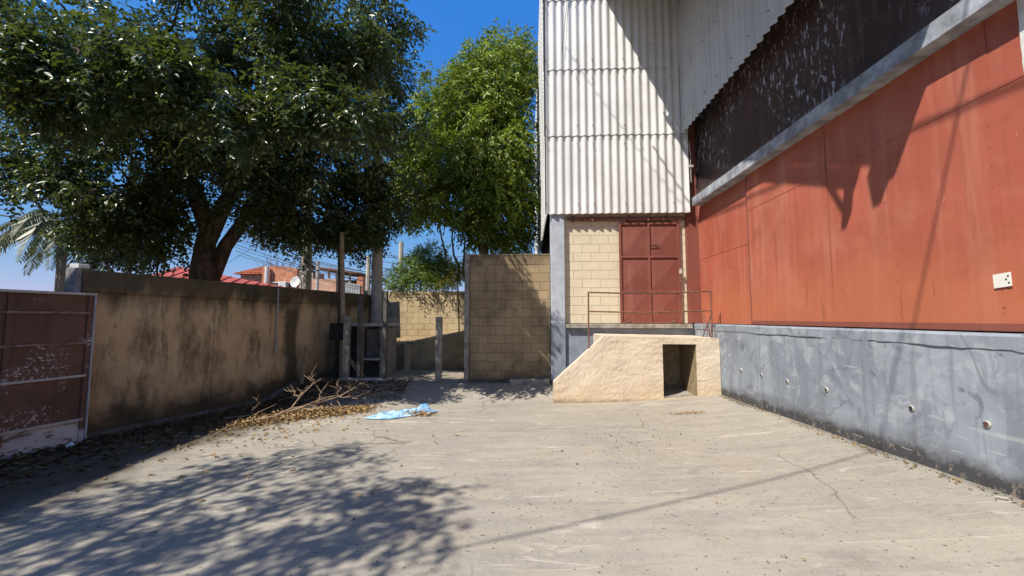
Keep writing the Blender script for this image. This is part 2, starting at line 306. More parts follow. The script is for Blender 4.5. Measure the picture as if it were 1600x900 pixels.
MT.update(
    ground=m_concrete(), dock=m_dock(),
    red=m_red('red_door_paint', (.43, .112, .068), (.485, .19, .122), (.46, .15, .068), 1.75),
    red2=m_red('dull_red_door_paint', (.225, .07, .05), (.285, .11, .082), (.25, .08, .05), 1.4),
    flake=m_flake(), fibre=m_fibre(),
    cream=m_block('cream_block_paint', (.64, .555, .395), (.67, .585, .425), (.54, .46, .32), .35),
    mortar=simple('mortar', (.50, .43, .30), .2, 8, .95, .3),
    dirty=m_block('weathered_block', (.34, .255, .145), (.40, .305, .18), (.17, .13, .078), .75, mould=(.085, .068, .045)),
    dmortar=simple('dark_mortar_niche_shade', (.27, .205, .12), .3, 8, .95, .3),
    back=m_block('sunlit_back_block', (.50, .39, .225), (.55, .44, .27), (.27, .20, .12), .45),
    plaster=m_plaster(), oldwall=m_oldwall(), gate=m_gate(), gatelow=m_gatelow(),
    pale=simple('pale_grey_paint', (.40, .43, .47), .14, 5, .75, .2),
    palebase=simple('blue_grey_paint', (.21, .235, .28), .2, 5, .75, .2),
    beam=simple('weathered_beam_paint', (.30, .32, .345), .45, 4, .8, .3),
    conc=simple('old_concrete', (.27, .25, .215), .35, 7, .95, .5),
    concd=simple('damp_concrete', (.11, .105, .095), .4, 6, .95, .5),
    damp=simple('damp_mould', (.055, .046, .034), .5, 4, .95, .6),
    concl=simple('light_concrete', (.45, .42, .37), .2, 6, .95, .4),
    white=simple('chalky_white', (.62, .62, .57), .15, 7, .9, .4),
    rough=simple('roughcast', (.24, .235, .225), .35, 14, .98, 1.0),
    rust=simple('rusty_steel', (.17, .075, .05), .45, 20, .7, .3, .4),
    dark=simple('dark_interior', (.025, .023, .021), .3, 5, .9, 0),
    black=simple('black_timber', (.022, .02, .019), .35, 9, .9, .4),
    timber=simple('pale_timber', (.36, .27, .17), .35, 11, .9, .4),
    twig=simple('dry_twig', (.30, .21, .135), .4, 22, .95, .4),
    cable=simple('cable_black', (.015, .015, .016), .2, 4, .6, 0),
    tile=simple('orange_tile', (.50, .165, .075), .3, 2.5, .9, .2),
    redroof=simple('red_sheet_roof', (.36, .075, .05), .2, 1.5, .6, .2),
    brick=simple('distant_brick', (.46, .20, .115), .3, 3, .95, .3),
    brick2=simple('pale_pink_brick', (.53, .31, .215), .2, 3, .95, .3),
    sheetgrey=simple('grey_sheet', (.33, .34, .35), .2, 3, .6, .1),
    glass=simple('dark_glass', (.03, .035, .045), .1, 2, .12, 0, .5),
    soil=simple('dark_soil', (.075, .056, .038), .45, 5, 1, .8),
    bank=simple('dry_bank_soil', (.33, .24, .13), .35, 4, 1, .9),
    far=simple('far_ground', (.16, .14, .09), .4, .2, 1, .3),
    gaterail=simple('worn_rail', (.20, .14, .115), .5, 9, .7, .2),
    plate=simple('white_plate', (.72, .70, .62), .06, 9, .5, 0),
    bark=m_bark('grey_brown_bark', (.055, .04, .028), (.17, .13, .09)),
    palebark=m_bark('pale_bark', (.16, .13, .10), (.32, .28, .22)),
    leaf_dark=m_leaf('glossy_dark_leaf', [(.026, .05, .016), (.05, .085, .025), (.08, .12, .036), (.14, .17, .06)], .36, .24, .55),
    leaf_ivy=m_leaf('ivy_leaf', [(.010, .028, .013), (.016, .038, .016), (.024, .048, .02)], .42, .12),
    leaf_mango=m_leaf('yellow_green_leaf', [(.085, .17, .02), (.16, .26, .028), (.25, .33, .036), (.38, .38, .05)], .45, .36),
    leaf_bush=m_leaf('fresh_bush_leaf', [(.10, .18, .025), (.16, .26, .04), (.24, .34, .06)], .45, .28),
    leaf_gold=m_leaf('golden_leaf', [(.16, .16, .014), (.30, .26, .016), (.42, .33, .02)], .5, .3),
    leaf_palm=m_leaf('palm_leaf', [(.06, .095, .025), (.11, .145, .04), (.18, .19, .07)], .45, .2),
    leaf_dry=m_leaf('dry_leaf', [(.26, .15, .07), (.40, .25, .11), (.52, .37, .18), (.32, .16, .06), (.58, .44, .24)], .8, .1, .2),
    leaf_wet=m_leaf('fallen_brown_leaf', [(.06, .038, .02), (.11, .065, .032), (.17, .11, .05), (.23, .17, .07)], .8, .05, .2),
)
n_ = NT('blue_tarp', .5, .4)
MT['tarp'] = n_.done(n_.mix(n_.ramp(n_.noise(5, 5, .6), .35, .65), (.16, .40, .68), (.52, .70, .82)))

# ------------------------------------------------------------------ helpers: meshes and objects
class MB:
    def __init__(s): s.v = []; s.f = []
    def add(s, vs, fs):
        o = len(s.v); s.v += [tuple(map(float, p)) for p in vs]; s.f += [tuple(i + o for i in f) for f in fs]; return s
    def box(s, x0, x1, y0, y1, z0, z1):
        v = [(x, y, z) for x in (x0, x1) for y in (y0, y1) for z in (z0, z1)]
        return s.add(v, [(0, 1, 3, 2), (4, 6, 7, 5), (0, 4, 5, 1), (2, 3, 7, 6), (0, 2, 6, 4), (1, 5, 7, 3)])
    def bbox(s, x0, x1, y0, y1, z0, z1, c=.01):
        # box with every edge chamfered
        v = []
        for i, (x, sx) in enumerate(((x0, 1), (x1, -1))):
            for y, sy in ((y0, 1), (y1, -1)):
                for z, sz in ((z0, 1), (z1, -1)):
                    v += [(x, y + sy * c, z + sz * c), (x + sx * c, y, z + sz * c), (x + sx * c, y + sy * c, z)]
        k = lambda i, j, l, a: (i * 4 + j * 2 + l) * 3 + a
        f = [(k(0,0,0,0),k(0,0,1,0),k(0,1,1,0),k(0,1,0,0)), (k(1,0,0,0),k(1,1,0,0),k(1,1,1,0),k(1,0,1,0)),
             (k(0,0,0,1),k(1,0,0,1),k(1,0,1,1),k(0,0,1,1)), (k(0,1,0,1),k(0,1,1,1),k(1,1,1,1),k(1,1,0,1)),
             (k(0,0,0,2),k(0,1,0,2),k(1,1,0,2),k(1,0,0,2)), (k(0,0,1,2),k(1,0,1,2),k(1,1,1,2),k(0,1,1,2))]
        for j in (0, 1):
            for l in (0, 1):
                f.append((k(0,j,l,1),k(1,j,l,1),k(1,j,l,2),k(0,j,l,2)))
                f.append((k(j,0,l,0),k(j,1,l,0),k(j,1,l,2),k(j,0,l,2)))
                f.append((k(j,l,0,0),k(j,l,1,0),k(j,l,1,1),k(j,l,0,1)))
        for i in (0, 1):
            for j in (0, 1):
                for l in (0, 1): f.append((k(i,j,l,0),k(i,j,l,1),k(i,j,l,2)))
        return s.add(v, f)
    def bar(s, a, b, wd, ht, up=(0, 0, 1)):
        a, b = Vector(a), Vector(b); d = (b - a).normalized(); sd = d.cross(Vector(up))
        if sd.length < 1e-4: sd = d.cross(Vector((1, 0, 0)))
        sd.normalize(); u = sd.cross(d)
        vs = [p + sd * (i * wd / 2) + u * (j * ht / 2) for p in (a, b) for i, j in ((-1, -1), (1, -1), (1, 1), (-1, 1))]
        return s.add(vs, [(0, 1, 2, 3), (7, 6, 5, 4), (0, 4, 5, 1), (1, 5, 6, 2), (2, 6, 7, 3), (3, 7, 4, 0)])
    def tube(s, pts, rad, n=8, caps=True):
        pts = [Vector(p) for p in pts]
        if not hasattr(rad, '__len__'): rad = [rad] * len(pts)
        vs = []; fs = []; u = None
        for i, p in enumerate(pts):
            d = (pts[min(i + 1, len(pts) - 1)] - pts[max(i - 1, 0)]).normalized()
            if u is None: u = d.orthogonal().normalized()
            u = (u - d * u.dot(d)).normalized(); q = d.cross(u)
            vs += [p + (u * math.cos(2 * math.pi * k / n) + q * math.sin(2 * math.pi * k / n)) * rad[i] for k in range(n)]
        for i in range(len(pts) - 1):
            for k in range(n):
                fs.append((i * n + k, i * n + (k + 1) % n, (i + 1) * n + (k + 1) % n, (i + 1) * n + k))
        if caps: fs += [tuple(range(n))[::-1], tuple((len(pts) - 1) * n + k for k in range(n))]
        return s.add(vs, fs)
    def prism(s, poly, axis, a, b):
        # polygon (two coordinates) extruded along an axis: 'x','y','z'
        def P(p, t): return (t, p[0], p[1]) if axis == 'x' else ((p[0], t, p[1]) if axis == 'y' else (p[0], p[1], t))
        n = len(poly); vs = [P(p, a) for p in poly] + [P(p, b) for p in poly]
        return s.add(vs, [tuple(range(n)), tuple(range(2 * n - 1, n - 1, -1))] + [(i, n + i, n + (i + 1) % n, (i + 1) % n) for i in range(n)])
    def mesh(s, name, off=(0, 0, 0), smooth=False):
        m = bpy.data.meshes.new(name)
        m.from_pydata([(x - off[0], y - off[1], z - off[2]) for x, y, z in s.v], [], s.f)
        m.validate(); fix_normals(m)
        if smooth: m.polygons.foreach_set('use_smooth', [True] * len(m.polygons))
        return m
def fix_normals(m):
    import bmesh
    b = bmesh.new(); b.from_mesh(m); bmesh.ops.recalc_face_normals(b, faces=b.faces); b.to_mesh(m); b.free()
ORI = {}
def _link(o, parent):
    COL.objects.link(o)
    if parent is not None: o.parent = parent
def tagit(o, label=None, cat=None, group=None, kind=None):
    for k, v in (('label', label), ('category', cat), ('group', group), ('kind', kind)):
        if v: o[k] = v
def thing(name, loc, label, cat, group=None):
    o = bpy.data.objects.new(name, None); o.empty_display_size = .2
    o.location = (loc[0], loc[1], loc[2] + EZ); _link(o, None); ORI[o.name] = Vector(loc)
    tagit(o, label, cat, group); return o
def origin(o):
    return ORI[o.name]
def part(name, mb, mat, parent, smooth=False, kind=None, label=None):
    off = origin(parent); me = mb.mesh(name, off, smooth); me.materials.append(MT[mat] if isinstance(mat, str) else mat)
    o = bpy.data.objects.new(name, me); _link(o, parent); ORI[o.name] = off; tagit(o, label, kind=kind); return o
def top(name, mb, mat, base, label=None, cat=None, group=None, kind=None, smooth=False):
    me = mb.mesh(name, base, smooth); me.materials.append(MT[mat] if isinstance(mat, str) else mat)
    o = bpy.data.objects.new(name, me); o.location = (base[0], base[1], base[2] + EZ); _link(o, None); ORI[o.name] = Vector(base)
    tagit(o, label, cat, group, kind); return o
def inst(name, me, loc, parent, rot=(0, 0, 0)):
    o = bpy.data.objects.new(name, me); p = origin(parent); _link(o, parent)
    o.location = (loc[0] - p[0], loc[1] - p[1], loc[2] - p[2]); o.rotation_euler = rot; ORI[o.name] = Vector(loc); return o
def npmesh(name, V, T, mat, off=(0, 0, 0), smooth=False):
    V = np.asarray(V, np.float32) - np.asarray(off, np.float32); T = np.asarray(T, np.int32)
    m = bpy.data.meshes.new(name); m.vertices.add(len(V)); m.vertices.foreach_set('co', V.ravel())
    m.loops.add(T.size); m.loops.foreach_set('vertex_index', T.ravel())
    m.polygons.add(len(T)); m.polygons.foreach_set('loop_start', np.arange(0, T.size, T.shape[1], dtype=np.int32))
    m.update(calc_edges=True); m.validate(); m.materials.append(MT[mat])
    if smooth: m.polygons.foreach_set('use_smooth', [True] * len(m.polygons))
    return m
def nppart(name, V, T, mat, parent, kind=None):
    off = origin(parent); o = bpy.data.objects.new(name, npmesh(name, V, T, mat, off)); _link(o, parent)
    ORI[o.name] = off; tagit(o, kind=kind); return o
def nptop(name, V, T, mat, base, label=None, cat=None, kind=None):
    o = bpy.data.objects.new(name, npmesh(name, V, T, mat, base)); o.location = (base[0], base[1], base[2] + EZ); _link(o, None)
    ORI[o.name] = Vector(base); tagit(o, label, cat, kind=kind); return o
def N3(x, y, z=0, s=1.0): return mnoise.noise(Vector((x * s, y * s, z * s)))

# ------------------------------------------------------------------ ground
def build_ground():
    xs = np.concatenate([np.arange(-30, -7, 1.5), np.arange(-7, 4.6, .16), np.arange(4.6, 14, 1.5)])
    ys = np.concatenate([np.arange(-14, 2.2, .8), np.arange(2.2, 9.9, .14), np.arange(9.9, 13.0, .6), [24, 40]])
    mb = MB(); nx = len(xs); v = []; f = []
    for y in ys:
        for x in xs:
            v.append((x, y, ground_z(x, y) + (.012 * N3(x, y, 0, .7) + .005 * N3(x, y, 4, 2.1) if -7 < x < 4 and 1 < y < 11 else 0)))
    for j in range(len(ys) - 1):
        for i in range(nx - 1): f.append((j * nx + i, j * nx + i + 1, (j + 1) * nx + i + 1, (j + 1) * nx + i))
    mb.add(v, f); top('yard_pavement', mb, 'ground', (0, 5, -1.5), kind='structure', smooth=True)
    g = MB(); R = 900; g.add([(-R, -R, -2.0), (R, -R, -2.0), (R, R, -2.0), (-R, R, -2.0)], [(0, 1, 2, 3)])
    top('ground', g, 'far', (0, 0, -2.0), kind='structure')
build_ground()

# ------------------------------------------------------------------ warehouse
PW = .177; AMP = .025
def sheet_mesh(nw, h, name='corrugated_sheet', th=.007, per=8):
    # local x across the waves, z up, outer face towards -y
    k = nw * per; fr = []
    for i in range(k + 1): fr.append((i * PW / per, -AMP * math.cos(2 * math.pi * i / per)))
    mb = MB(); v = []; f = []
    def sheetface(o, flip):
        b0 = len(v); v.extend([(x, y + o, z) for x, y in fr for z in (0, h)])
        for i in range(k):
            q = (b0 + 2 * i, b0 + 2 * i + 2, b0 + 2 * i + 3, b0 + 2 * i + 1); f.append(q[::-1] if flip else q)
    def rim(z, flip):
        b0 = len(v); v.extend([(x, y + o, z) for x, y in fr for o in (0, th)])
        for i in range(k):
            q = (b0 + 2 * i, b0 + 2 * i + 1, b0 + 2 * i + 3, b0 + 2 * i + 2); f.append(q[::-1] if flip else q)
    sheetface(0, False); sheetface(th, True); rim(0, False); rim(h, True)
    me = bpy.data.meshes.new(name); me.from_pydata(v, [], f); me.update(); me.materials.append(MT['fibre'])
    for p in me.polygons: p.use_smooth = abs(p.normal.z) < .5
    return me
WH = thing('warehouse', (3.65, 9.0, -1.45), 'large warehouse with corrugated cement cladding, red steel doors and grey dock base', 'warehouse')
YF = 9.06; ROWS = [(2.345, 4.19), (4.15, 5.75), (5.71, 7.45), (7.41, 9.2)]
_sm = {}
def sheet(nw, h):
    k = (nw, round(h, 3))
    if k not in _sm: _sm[k] = sheet_mesh(nw, h)
    return _sm[k]
scr = MB()
for r, (z0, z1) in enumerate(ROWS):
    for c in range(3):
        x = .41 + c * 6 * PW
        inst('corrugated_sheet', sheet(6, z1 - z0), (x + random.uniform(-.003, .003), YF - .012 * r - .003 * (c % 2), z0 + random.uniform(-.008, .008)), WH, (math.radians(-.25), 0, random.uniform(-.002, .002)))
    for zz in (z0 + .22, z1 - .25):
        for i in range(6):
            xx = .41 + (1 + 3 * i) * PW - (0 if i % 2 else PW)
            if xx < 3.5: scr.tube([(xx, YF - .03 - .012 * r, zz), (xx, YF - .045 - .012 * r, zz)], .011, 6)
    # left flank of the building, going away
    for c in range(14):
        inst('corrugated_sheet', sheet(6, z1 - z0), (.41 - .012 * r - .003 * (c % 2), YF + .02 + (c + 1) * 6 * PW, z0 + random.uniform(-.006, .006)), WH, (0, 0, -math.pi / 2))
# panel over the dock, in front of the recessed dark wall
XP = 3.48
for r, (z0, z1) in enumerate([(4.14, 5.75), (5.71, 7.45), (7.41, 8.6)]):
    for c in range(7):
        y = YF - .03 - c * 6 * PW
        if z0 > 7.45 - .39 * (c + .5) * 1.062: continue
        inst('corrugated_sheet', sheet(6, z1 - z0), (XP - .012 * r - .003 * (c % 2), y, z0 + random.uniform(-.012, .012)), WH, (0, math.radians(random.uniform(-.15, .15)), -math.pi / 2))
        for zz in (z0 + .25, z1 - .3):
            for q in (1, 4): scr.tube([(XP - .03 - .012 * r, y - q * PW, zz), (XP - .045 - .012 * r, y - q * PW, zz)], .012, 6)
part('cladding_bolts', scr, 'rust', WH, kind='stuff')
# body
part('flank_wall', MB().box(.75, 1.0, 9.5, 24, -1.6, 9.0), 'flake', WH)
part('rear_wall', MB().box(.75, 12, 23.8, 24, -1.6, 9.0), 'conc', WH)
part('facade_wall', MB().box(.7, 3.72, 9.30, 9.5, -1.6, 9.0), 'mortar', WH)
part('main_roof', MB().box(.35, 12, 9.1, 24.2, 9.2, 9.35), 'fibre', WH)
part('pillar', MB().bbox(.505, .825, 9.13, 9.45, -.13, 2.9, .012), 'pale', WH)
part('pillar_base', MB().bbox(.50, .83, 9.125, 9.46, -1.6, -.132, .012), 'palebase', WH)
part('corner_post', MB().bbox(3.555, 3.87, 9.20, 9.3, -.12, 4.6, .006), 'red2', WH)
# painted blocks beside the small door
def block_mesh(wd, ht, dp, c, mat, jit=.002):
    mb = MB(); j = lambda: random.uniform(-jit, jit)
    fr = [(c + j(), 0, c + j()), (wd - c + j(), 0, c + j()), (wd - c + j(), 0, ht - c + j()), (c + j(), 0, ht - c + j())]
    md = [(0, c, 0), (wd, c, 0), (wd, c, ht), (0, c, ht)]; bk = [(0, dp, 0), (wd, dp, 0), (wd, dp, ht), (0, dp, ht)]
    f = [(0, 1, 2, 3)]
    for o in (0, 4): f += [(o + i, o + 4 + i, o + 4 + (i + 1) % 4, o + (i + 1) % 4) for i in range(4)]
    mb.add(fr + md + bk, f); me = mb.mesh('block'); me.materials.append(MT[mat]); return me
def lay_blocks(x0, x1, z0, z1, y, mat, parent, c=.004, jy=.002, bl=.4, bh=.2, gap=.006, shift=0, dp=.1):
    cache = {}; r = 0; z = z0
    while z < z1 - .03:
        h = min(bh, z1 - z) - gap; x = x0 - (bl / 2 if (r + shift) % 2 else 0)
        while x < x1 - .02:
            a, b = max(x, x0), min(x + bl, x1)
            if b - a > .03:
                k = (round(b - a, 3), round(h, 3), random.randrange(3))
                if k not in cache: cache[k] = block_mesh(b - a - gap, h, dp, c, mat)
                inst('block', cache[k], (a + gap / 2, y + random.uniform(-jy, jy), z + gap / 2), parent)
            x += bl
        z += bh; r += 1
FW = part('block_panel', MB().box(.826, 2.2, 9.262, 9.3, -.125, 2.46).box(3.26, 3.554, 9.262, 9.3, -.125, 2.46), 'mortar', WH)
lay_blocks(.828, 2.2, -.12, 2.3, 9.25, 'cream', FW)
lay_blocks(3.26, 3.553, -.12, 2.3, 9.251, 'cream', FW, shift=1)
part('lintel', MB().bbox(.826, 3.55, 9.235, 9.3, 2.302, 2.7, .006), 'cream', WH)
# dock wall along the yard, with ledge and drain pipes
mb = MB(); ny, nz = 70, 10; v = []; f = []
for i in range(ny + 1):
    y = -6 + (9.12 + 6) * i / ny
    for j in range(nz + 1):
        z = -1.75 + (1.75 - .24) * j / nz; v.append((3.65 + .012 * N3(y, z, 3, .9) + .005 * N3(y, z, 7, 4), y, z))
for i in range(ny):
    for j in range(nz): f.append((i * (nz + 1) + j, (i + 1) * (nz + 1) + j, (i + 1) * (nz + 1) + j + 1, i * (nz + 1) + j + 1))
mb.add(v, f); mb.box(3.70, 3.95, -6, 9.12, -1.75, -.26)
DW = part('dock_wall', mb, 'dock', WH)
mb = MB(); ny = 260; v = []; f = []
for i in range(ny + 1):
    y = -6 + (9.13 + 6) * i / ny; e = .004 * N3(y, 1, 0, 3) + .004 * N3(y, 2, 0, 11); lo = -.243 + .018 * N3(y, 5, 0, 2.3) + .014 * N3(y, 6, 0, 9)
    fx_ = 3.640 + .016 * N3(y, 9, 0, 1.9); v += [(fx_ + e, y, lo), (fx_ - .003 + e, y, -.142 + e), (fx_ + .012 + e * 2, y, -.123 + e), (3.92, y, -.118), (3.668, y, lo + .004)]
for i in range(ny):
    for k in range(4):
        a, b = (k, k + 1) if k < 3 else (4, 0)
        f.append((5 * i + a, 5 * i + b, 5 * i + 5 + b, 5 * i + 5 + a))
mb.add(v, f); part('ledge', mb, 'dock', DW)
for p in ((1158, 578), (1190, 586), (1230, 596), (1292, 609), (1425, 638), (1543, 663)):
    q = atX(p[0], p[1], 3.65); m_ = MB(); c_ = []
    for k in range(10):
        a = 2 * math.pi * k / 10; c_.append((q[1] + math.cos(a), q[2] + math.sin(a)))
    ring = lambda r, x: [(x, q[1] + math.cos(2 * math.pi * k / 10) * r, q[2] + math.sin(2 * math.pi * k / 10) * r) for k in range(10)]
    m_.add(ring(.030, 3.66) + ring(.028, 3.640) + ring(.022, 3.636), [(i, (i + 1) % 10, 10 + (i + 1) % 10, 10 + i) for i in range(10)] + [(10 + i, 10 + (i + 1) % 10, 20 + (i + 1) % 10, 20 + i) for i in range(10)])
    dp = part('drain_pipe', m_, 'concl', DW)
    hole = MB(); hole.add(ring(.023, 3.641), [tuple(range(10))]); part('drain_bore', hole, 'rust' if p[0] > 1500 else 'dark', DW)
# facade base below the small door
part('facade_base', MB().bbox(.835, 3.70, 9.20, 9.35, -1.6, -.232, .006), 'palebase', WH)
part('door_sill', MB().bbox(.835, 3.60, 9.10, 9.3, -.226, -.13, .008), 'conc', WH)
# small sliding door of the facade
dx0, dx1, dz0, dz1 = 2.075, 3.37, -.10, 2.13
fr = MB(); cols = [dx0, (dx0 + dx1) / 2 - .01, dx1]; rows = [dz0, .60, 1.37, dz1]
for x in cols: fr.bbox(x - .025, x + .025, 9.165, 9.215, dz0, dz1, .004)
for z in rows: fr.bbox(dx0 - .022, dx1 + .022, 9.168, 9.212, z - .022, z + .022, .004)
SD = part('steel_door', fr, 'red2', WH)
for i in range(2):
    for j in range(3):
        a, b, c, d = cols[i] + .024, cols[i + 1] - .024, rows[j] + .021, rows[j + 1] - .021
        m_ = MB().add([(a, 9.2, c), (b, 9.2, c), (b, 9.2, d), (a, 9.2, d), ((a + b) / 2, 9.168, (c + d) / 2)], [(0, 1, 4), (1, 2, 4), (2, 3, 4), (3, 0, 4)])
        part('panel', m_, 'red2', SD)
for x in (2.22, 3.22): part('wheel', MB().tube([(x - .0, 9.155, -.115), (x, 9.20, -.115)], .045, 12).bbox(x - .05, x + .05, 9.15, 9.205, -.1, -.045, .004), 'rust', SD)
part('door_handle', MB().bar((2.72, 9.155, 1.62), (2.92, 9.155, 1.62), .012, .022), 'black', SD)
lk = MB().bbox(3.36, 3.42, 9.13, 9.165, .98, 1.06, .006).tube([(3.375, 9.145, 1.05), (3.375, 9.145, 1.10), (3.405, 9.145, 1.10), (3.405, 9.145, 1.05)], .008, 6)
part('padlock', lk, 'concl', SD)
part('hasp', MB().bbox(3.365, 3.40, 9.15, 9.18, .78, .96, .004), 'rust', SD)
tr = MB().bbox(.90, 3.52, 9.15, 9.232, 2.20, 2.275, .006)
for x in np.arange(1.0, 3.5, .42): tr.bbox(x, x + .06, 9.14, 9.236, 2.19, 2.30, .004)
part('door_track', tr, 'rust', WH)
part('grey_jamb', MB().bbox(2.10, 2.15, 9.218, 9.262, -.12, .62, .004), 'palebase', WH)
# big red doors of the dock
XD = 3.83
part('dock_opening_backing', MB().box(3.90, 4.1, -6, 9.25, -.30, 6.0), 'dark', WH)
fxp = part('fixed_panel', MB().box(XD + .012, XD + .05, 7.12, 9.2, -.115, 2.6), 'red', WH)
for (y0, y1) in ((7.14, 8.31), (8.316, 9.19)):
    for (z0, z1) in ((-.112, 1.28), (1.286, 2.6)):
        part('steel_sheet', MB().bbox(XD - .004, XD + .012, y0, y1, z0, z1, .003), 'red', fxp)
part('door_edge_post', MB().bbox(XD - .03, XD + .01, 7.095, 7.135, -.112, 2.6, .005), 'red2', WH)
sdr = part('sliding_door', MB().box(XD - .02, XD + .0, 3.10, 7.09, -.085, 2.6), 'red', WH)
Ys = [7.088, 6.16, 5.23, 4.297, 3.378, 3.104]
for i in range(5):
    for z0, z1, dx in ((-.07, 1.862, 0), (1.850, 2.6, -.004)):
        x = XD - .028 + dx - .003 * (i % 2); me = MB(); ny, nz = 6, 8; v = []; f = []
        y1, y0 = Ys[i] - .0015, Ys[i + 1] - .006
        for a in range(ny + 1):
            for b in range(nz + 1):
                yy = y0 + (y1 - y0) * a / ny; zz = z0 + (z1 - z0) * b / nz
                v.append((x - .004 * N3(yy, zz, i, 1.7) - .003, yy, zz))
        for a in range(ny):
            for b in range(nz): f.append((a * (nz + 1) + b, (a + 1) * (nz + 1) + b, (a + 1) * (nz + 1) + b + 1, a * (nz + 1) + b + 1))
        me.add(v, f); me.box(x + .003, x + .008, y0, y1, z0, z1); part('steel_sheet', me, 'red', sdr)
bt = MB()
for y in Ys[1:5]:
    for z in np.arange(.05, 2.45, .17): bt.tube([(XD - .03, y + .03, z + random.uniform(-.01, .01)), (XD - .038, y + .03, z)], .0035, 5)
for y in np.arange(3.4, 7.0, .15): bt.tube([(XD - .03, y, 1.875), (XD - .042, y, 1.875)], .0035, 5)
part('rivets', bt, 'red', sdr, kind='stuff')
part('bottom_rail', MB().bbox(XD - .045, XD - .02, 3.10, 7.09, -.108, -.04, .005), 'red2', sdr)
pl = MB().add([(XD - .046, 3.459, .352), (XD - .046, 3.336, .362), (XD - .046, 3.334, .252), (XD - .046, 3.457, .240),
               (XD - .040, 3.459, .352), (XD - .040, 3.336, .362), (XD - .040, 3.334, .252), (XD - .040, 3.457, .240)],
              [(0, 1, 2, 3), (7, 6, 5, 4), (0, 4, 5, 1), (1, 5, 6, 2), (2, 6, 7, 3), (3, 7, 4, 0)])
part('notice_plate', pl, 'plate', sdr, label='small white plate on the red sliding door')
dt = MB()
for y, z in ((3.352, .333), (3.366, .307), (3.350, .278)): dt.tube([(XD - .044, y, z), (XD - .049, y, z)], .0065, 8)
part('plate_marks', dt, 'black', sdr)
# concrete beam, dark upper wall, pale column at the right
bm = MB(); ny = 80; v = []; f = []
for i in range(ny + 1):
    y = -6 + (8.98 + 6) * i / ny; e = .006 * N3(y, 0, 2, 1.5)
    v += [(3.62 + e, y, 2.47 + e), (3.62 + e, y, 2.645 + e), (3.86, y, 2.655), (3.86, y, 2.47)]
for i in range(ny):
    for k in range(4): f.append((4 * i + k, 4 * i + (k + 1) % 4, 4 * i + 4 + (k + 1) % 4, 4 * i + 4 + k))
f += [(0, 1, 2, 3), tuple(4 * ny + k for k in (3, 2, 1, 0))]
bm.add(v, f); part('beam', bm, 'beam', WH)
part('upper_wall', MB().box(XD - .02, XD + .07, 2.0, 9.19, 2.66, 6.0), 'flake', WH)
part('upper_wall', MB().box(XD - .02, XD + .07, -6, 1.996, 2.66, 4.4), 'flake', WH)
cl = MB(); v = []; f = []
for i in range(41):
    z = -.118 + 2.585 * i / 40; e = .012 * N3(z, 3, 1, 2.5) + .007 * N3(z, 2, 6, 9)
    v += [(3.90, 3.150 + e, z), (3.785, 3.135 + e, z), (3.775, 2.7, z), (3.90, 2.7, z)]
for i in range(40):
    for k in range(3): f.append((4 * i + k, 4 * i + k + 1, 4 * i + 4 + k + 1, 4 * i + 4 + k))
cl.add(v, f); part('column', cl, 'white', WH)
part('steel_sheet', MB().bbox(XD - .02, XD, -5.5, 2.69, -.11, 2.46, .003), 'red', WH)
# low roof behind the dock and lean-to canopy above the frame
part('rear_body', MB().box(4.15, 12, -6, 9.25, -1.6, 4.3), 'conc', WH)
CS, CX0, CZ0 = .39, 1.70, 7.60
ca = math.atan(CS); clen = (YF - 2.49) / math.cos(ca); cs_ = sheet(6, clen / 4 + .08)
for c in range(8):
    for r in range(4):
        t = clen - (r + 1) * clen / 4
        # local z runs up the slope, outer face upwards
        y = YF - .02 - (t + clen / 4) * math.cos(ca); z = CZ0 + .01 - (t + clen / 4) * math.sin(ca) + .012 * (r % 2)
        inst('corrugated_sheet', cs_, (CX0 + c * 6 * PW, y, z), WH, (-(math.pi / 2 - ca), 0, 0))
def cpt(x, t, dz): return (x, YF - t, CZ0 - CS * t + dz)
for x in (1.82, 3.30):
    tm = MB().bar(cpt(x, .05, -.09), cpt(x, 6.5, -.09), .07, .10).bar(cpt(x, 1.2, -.36), cpt(x, 6.1, -.36), .07, .13)
    for k in range(9): tm.bar(cpt(x, 1.3 + k * .58, -.1), cpt(x, 1.3 + k * .58 + (.3 if k % 2 else -.05), -.36), .04, .04)
    part('canopy_truss', tm, 'rust', WH)
part('canopy_bracket', MB().bar(cpt(1.82, 6.0, -.3), cpt(1.82, 5.9, -.88), .12, .08).bar(cpt(1.82, 5.6, -.38), cpt(1.82, 5.92, -.82), .04, .04).bar(cpt(1.82, 6.35, -.15), cpt(1.82, 6.4, -.5), .16, .10), 'rust', WH)
for t in (.8, 2.4, 4.0, 5.6): part('purlin', MB().bar(cpt(1.72, t, -.05), cpt(4.6, t, -.05), .06, .06), 'rust', WH)
part('gutter', MB().bar(cpt(1.7, 6.6, -.06), cpt(4.6, 6.6, -.06), .14, .12), 'sheetgrey', WH)
part('bent_wire', MB().tube([(3.60, 8.98, 3.95), (3.58, 8.94, 3.75), (3.63, 8.98, 3.62), (3.60, 8.95, 3.45), (3.61, 8.97, 3.0)], .008, 5).bbox(3.56, 3.66, 8.93, 8.99, 3.33, 3.38, .006), 'concl', WH)

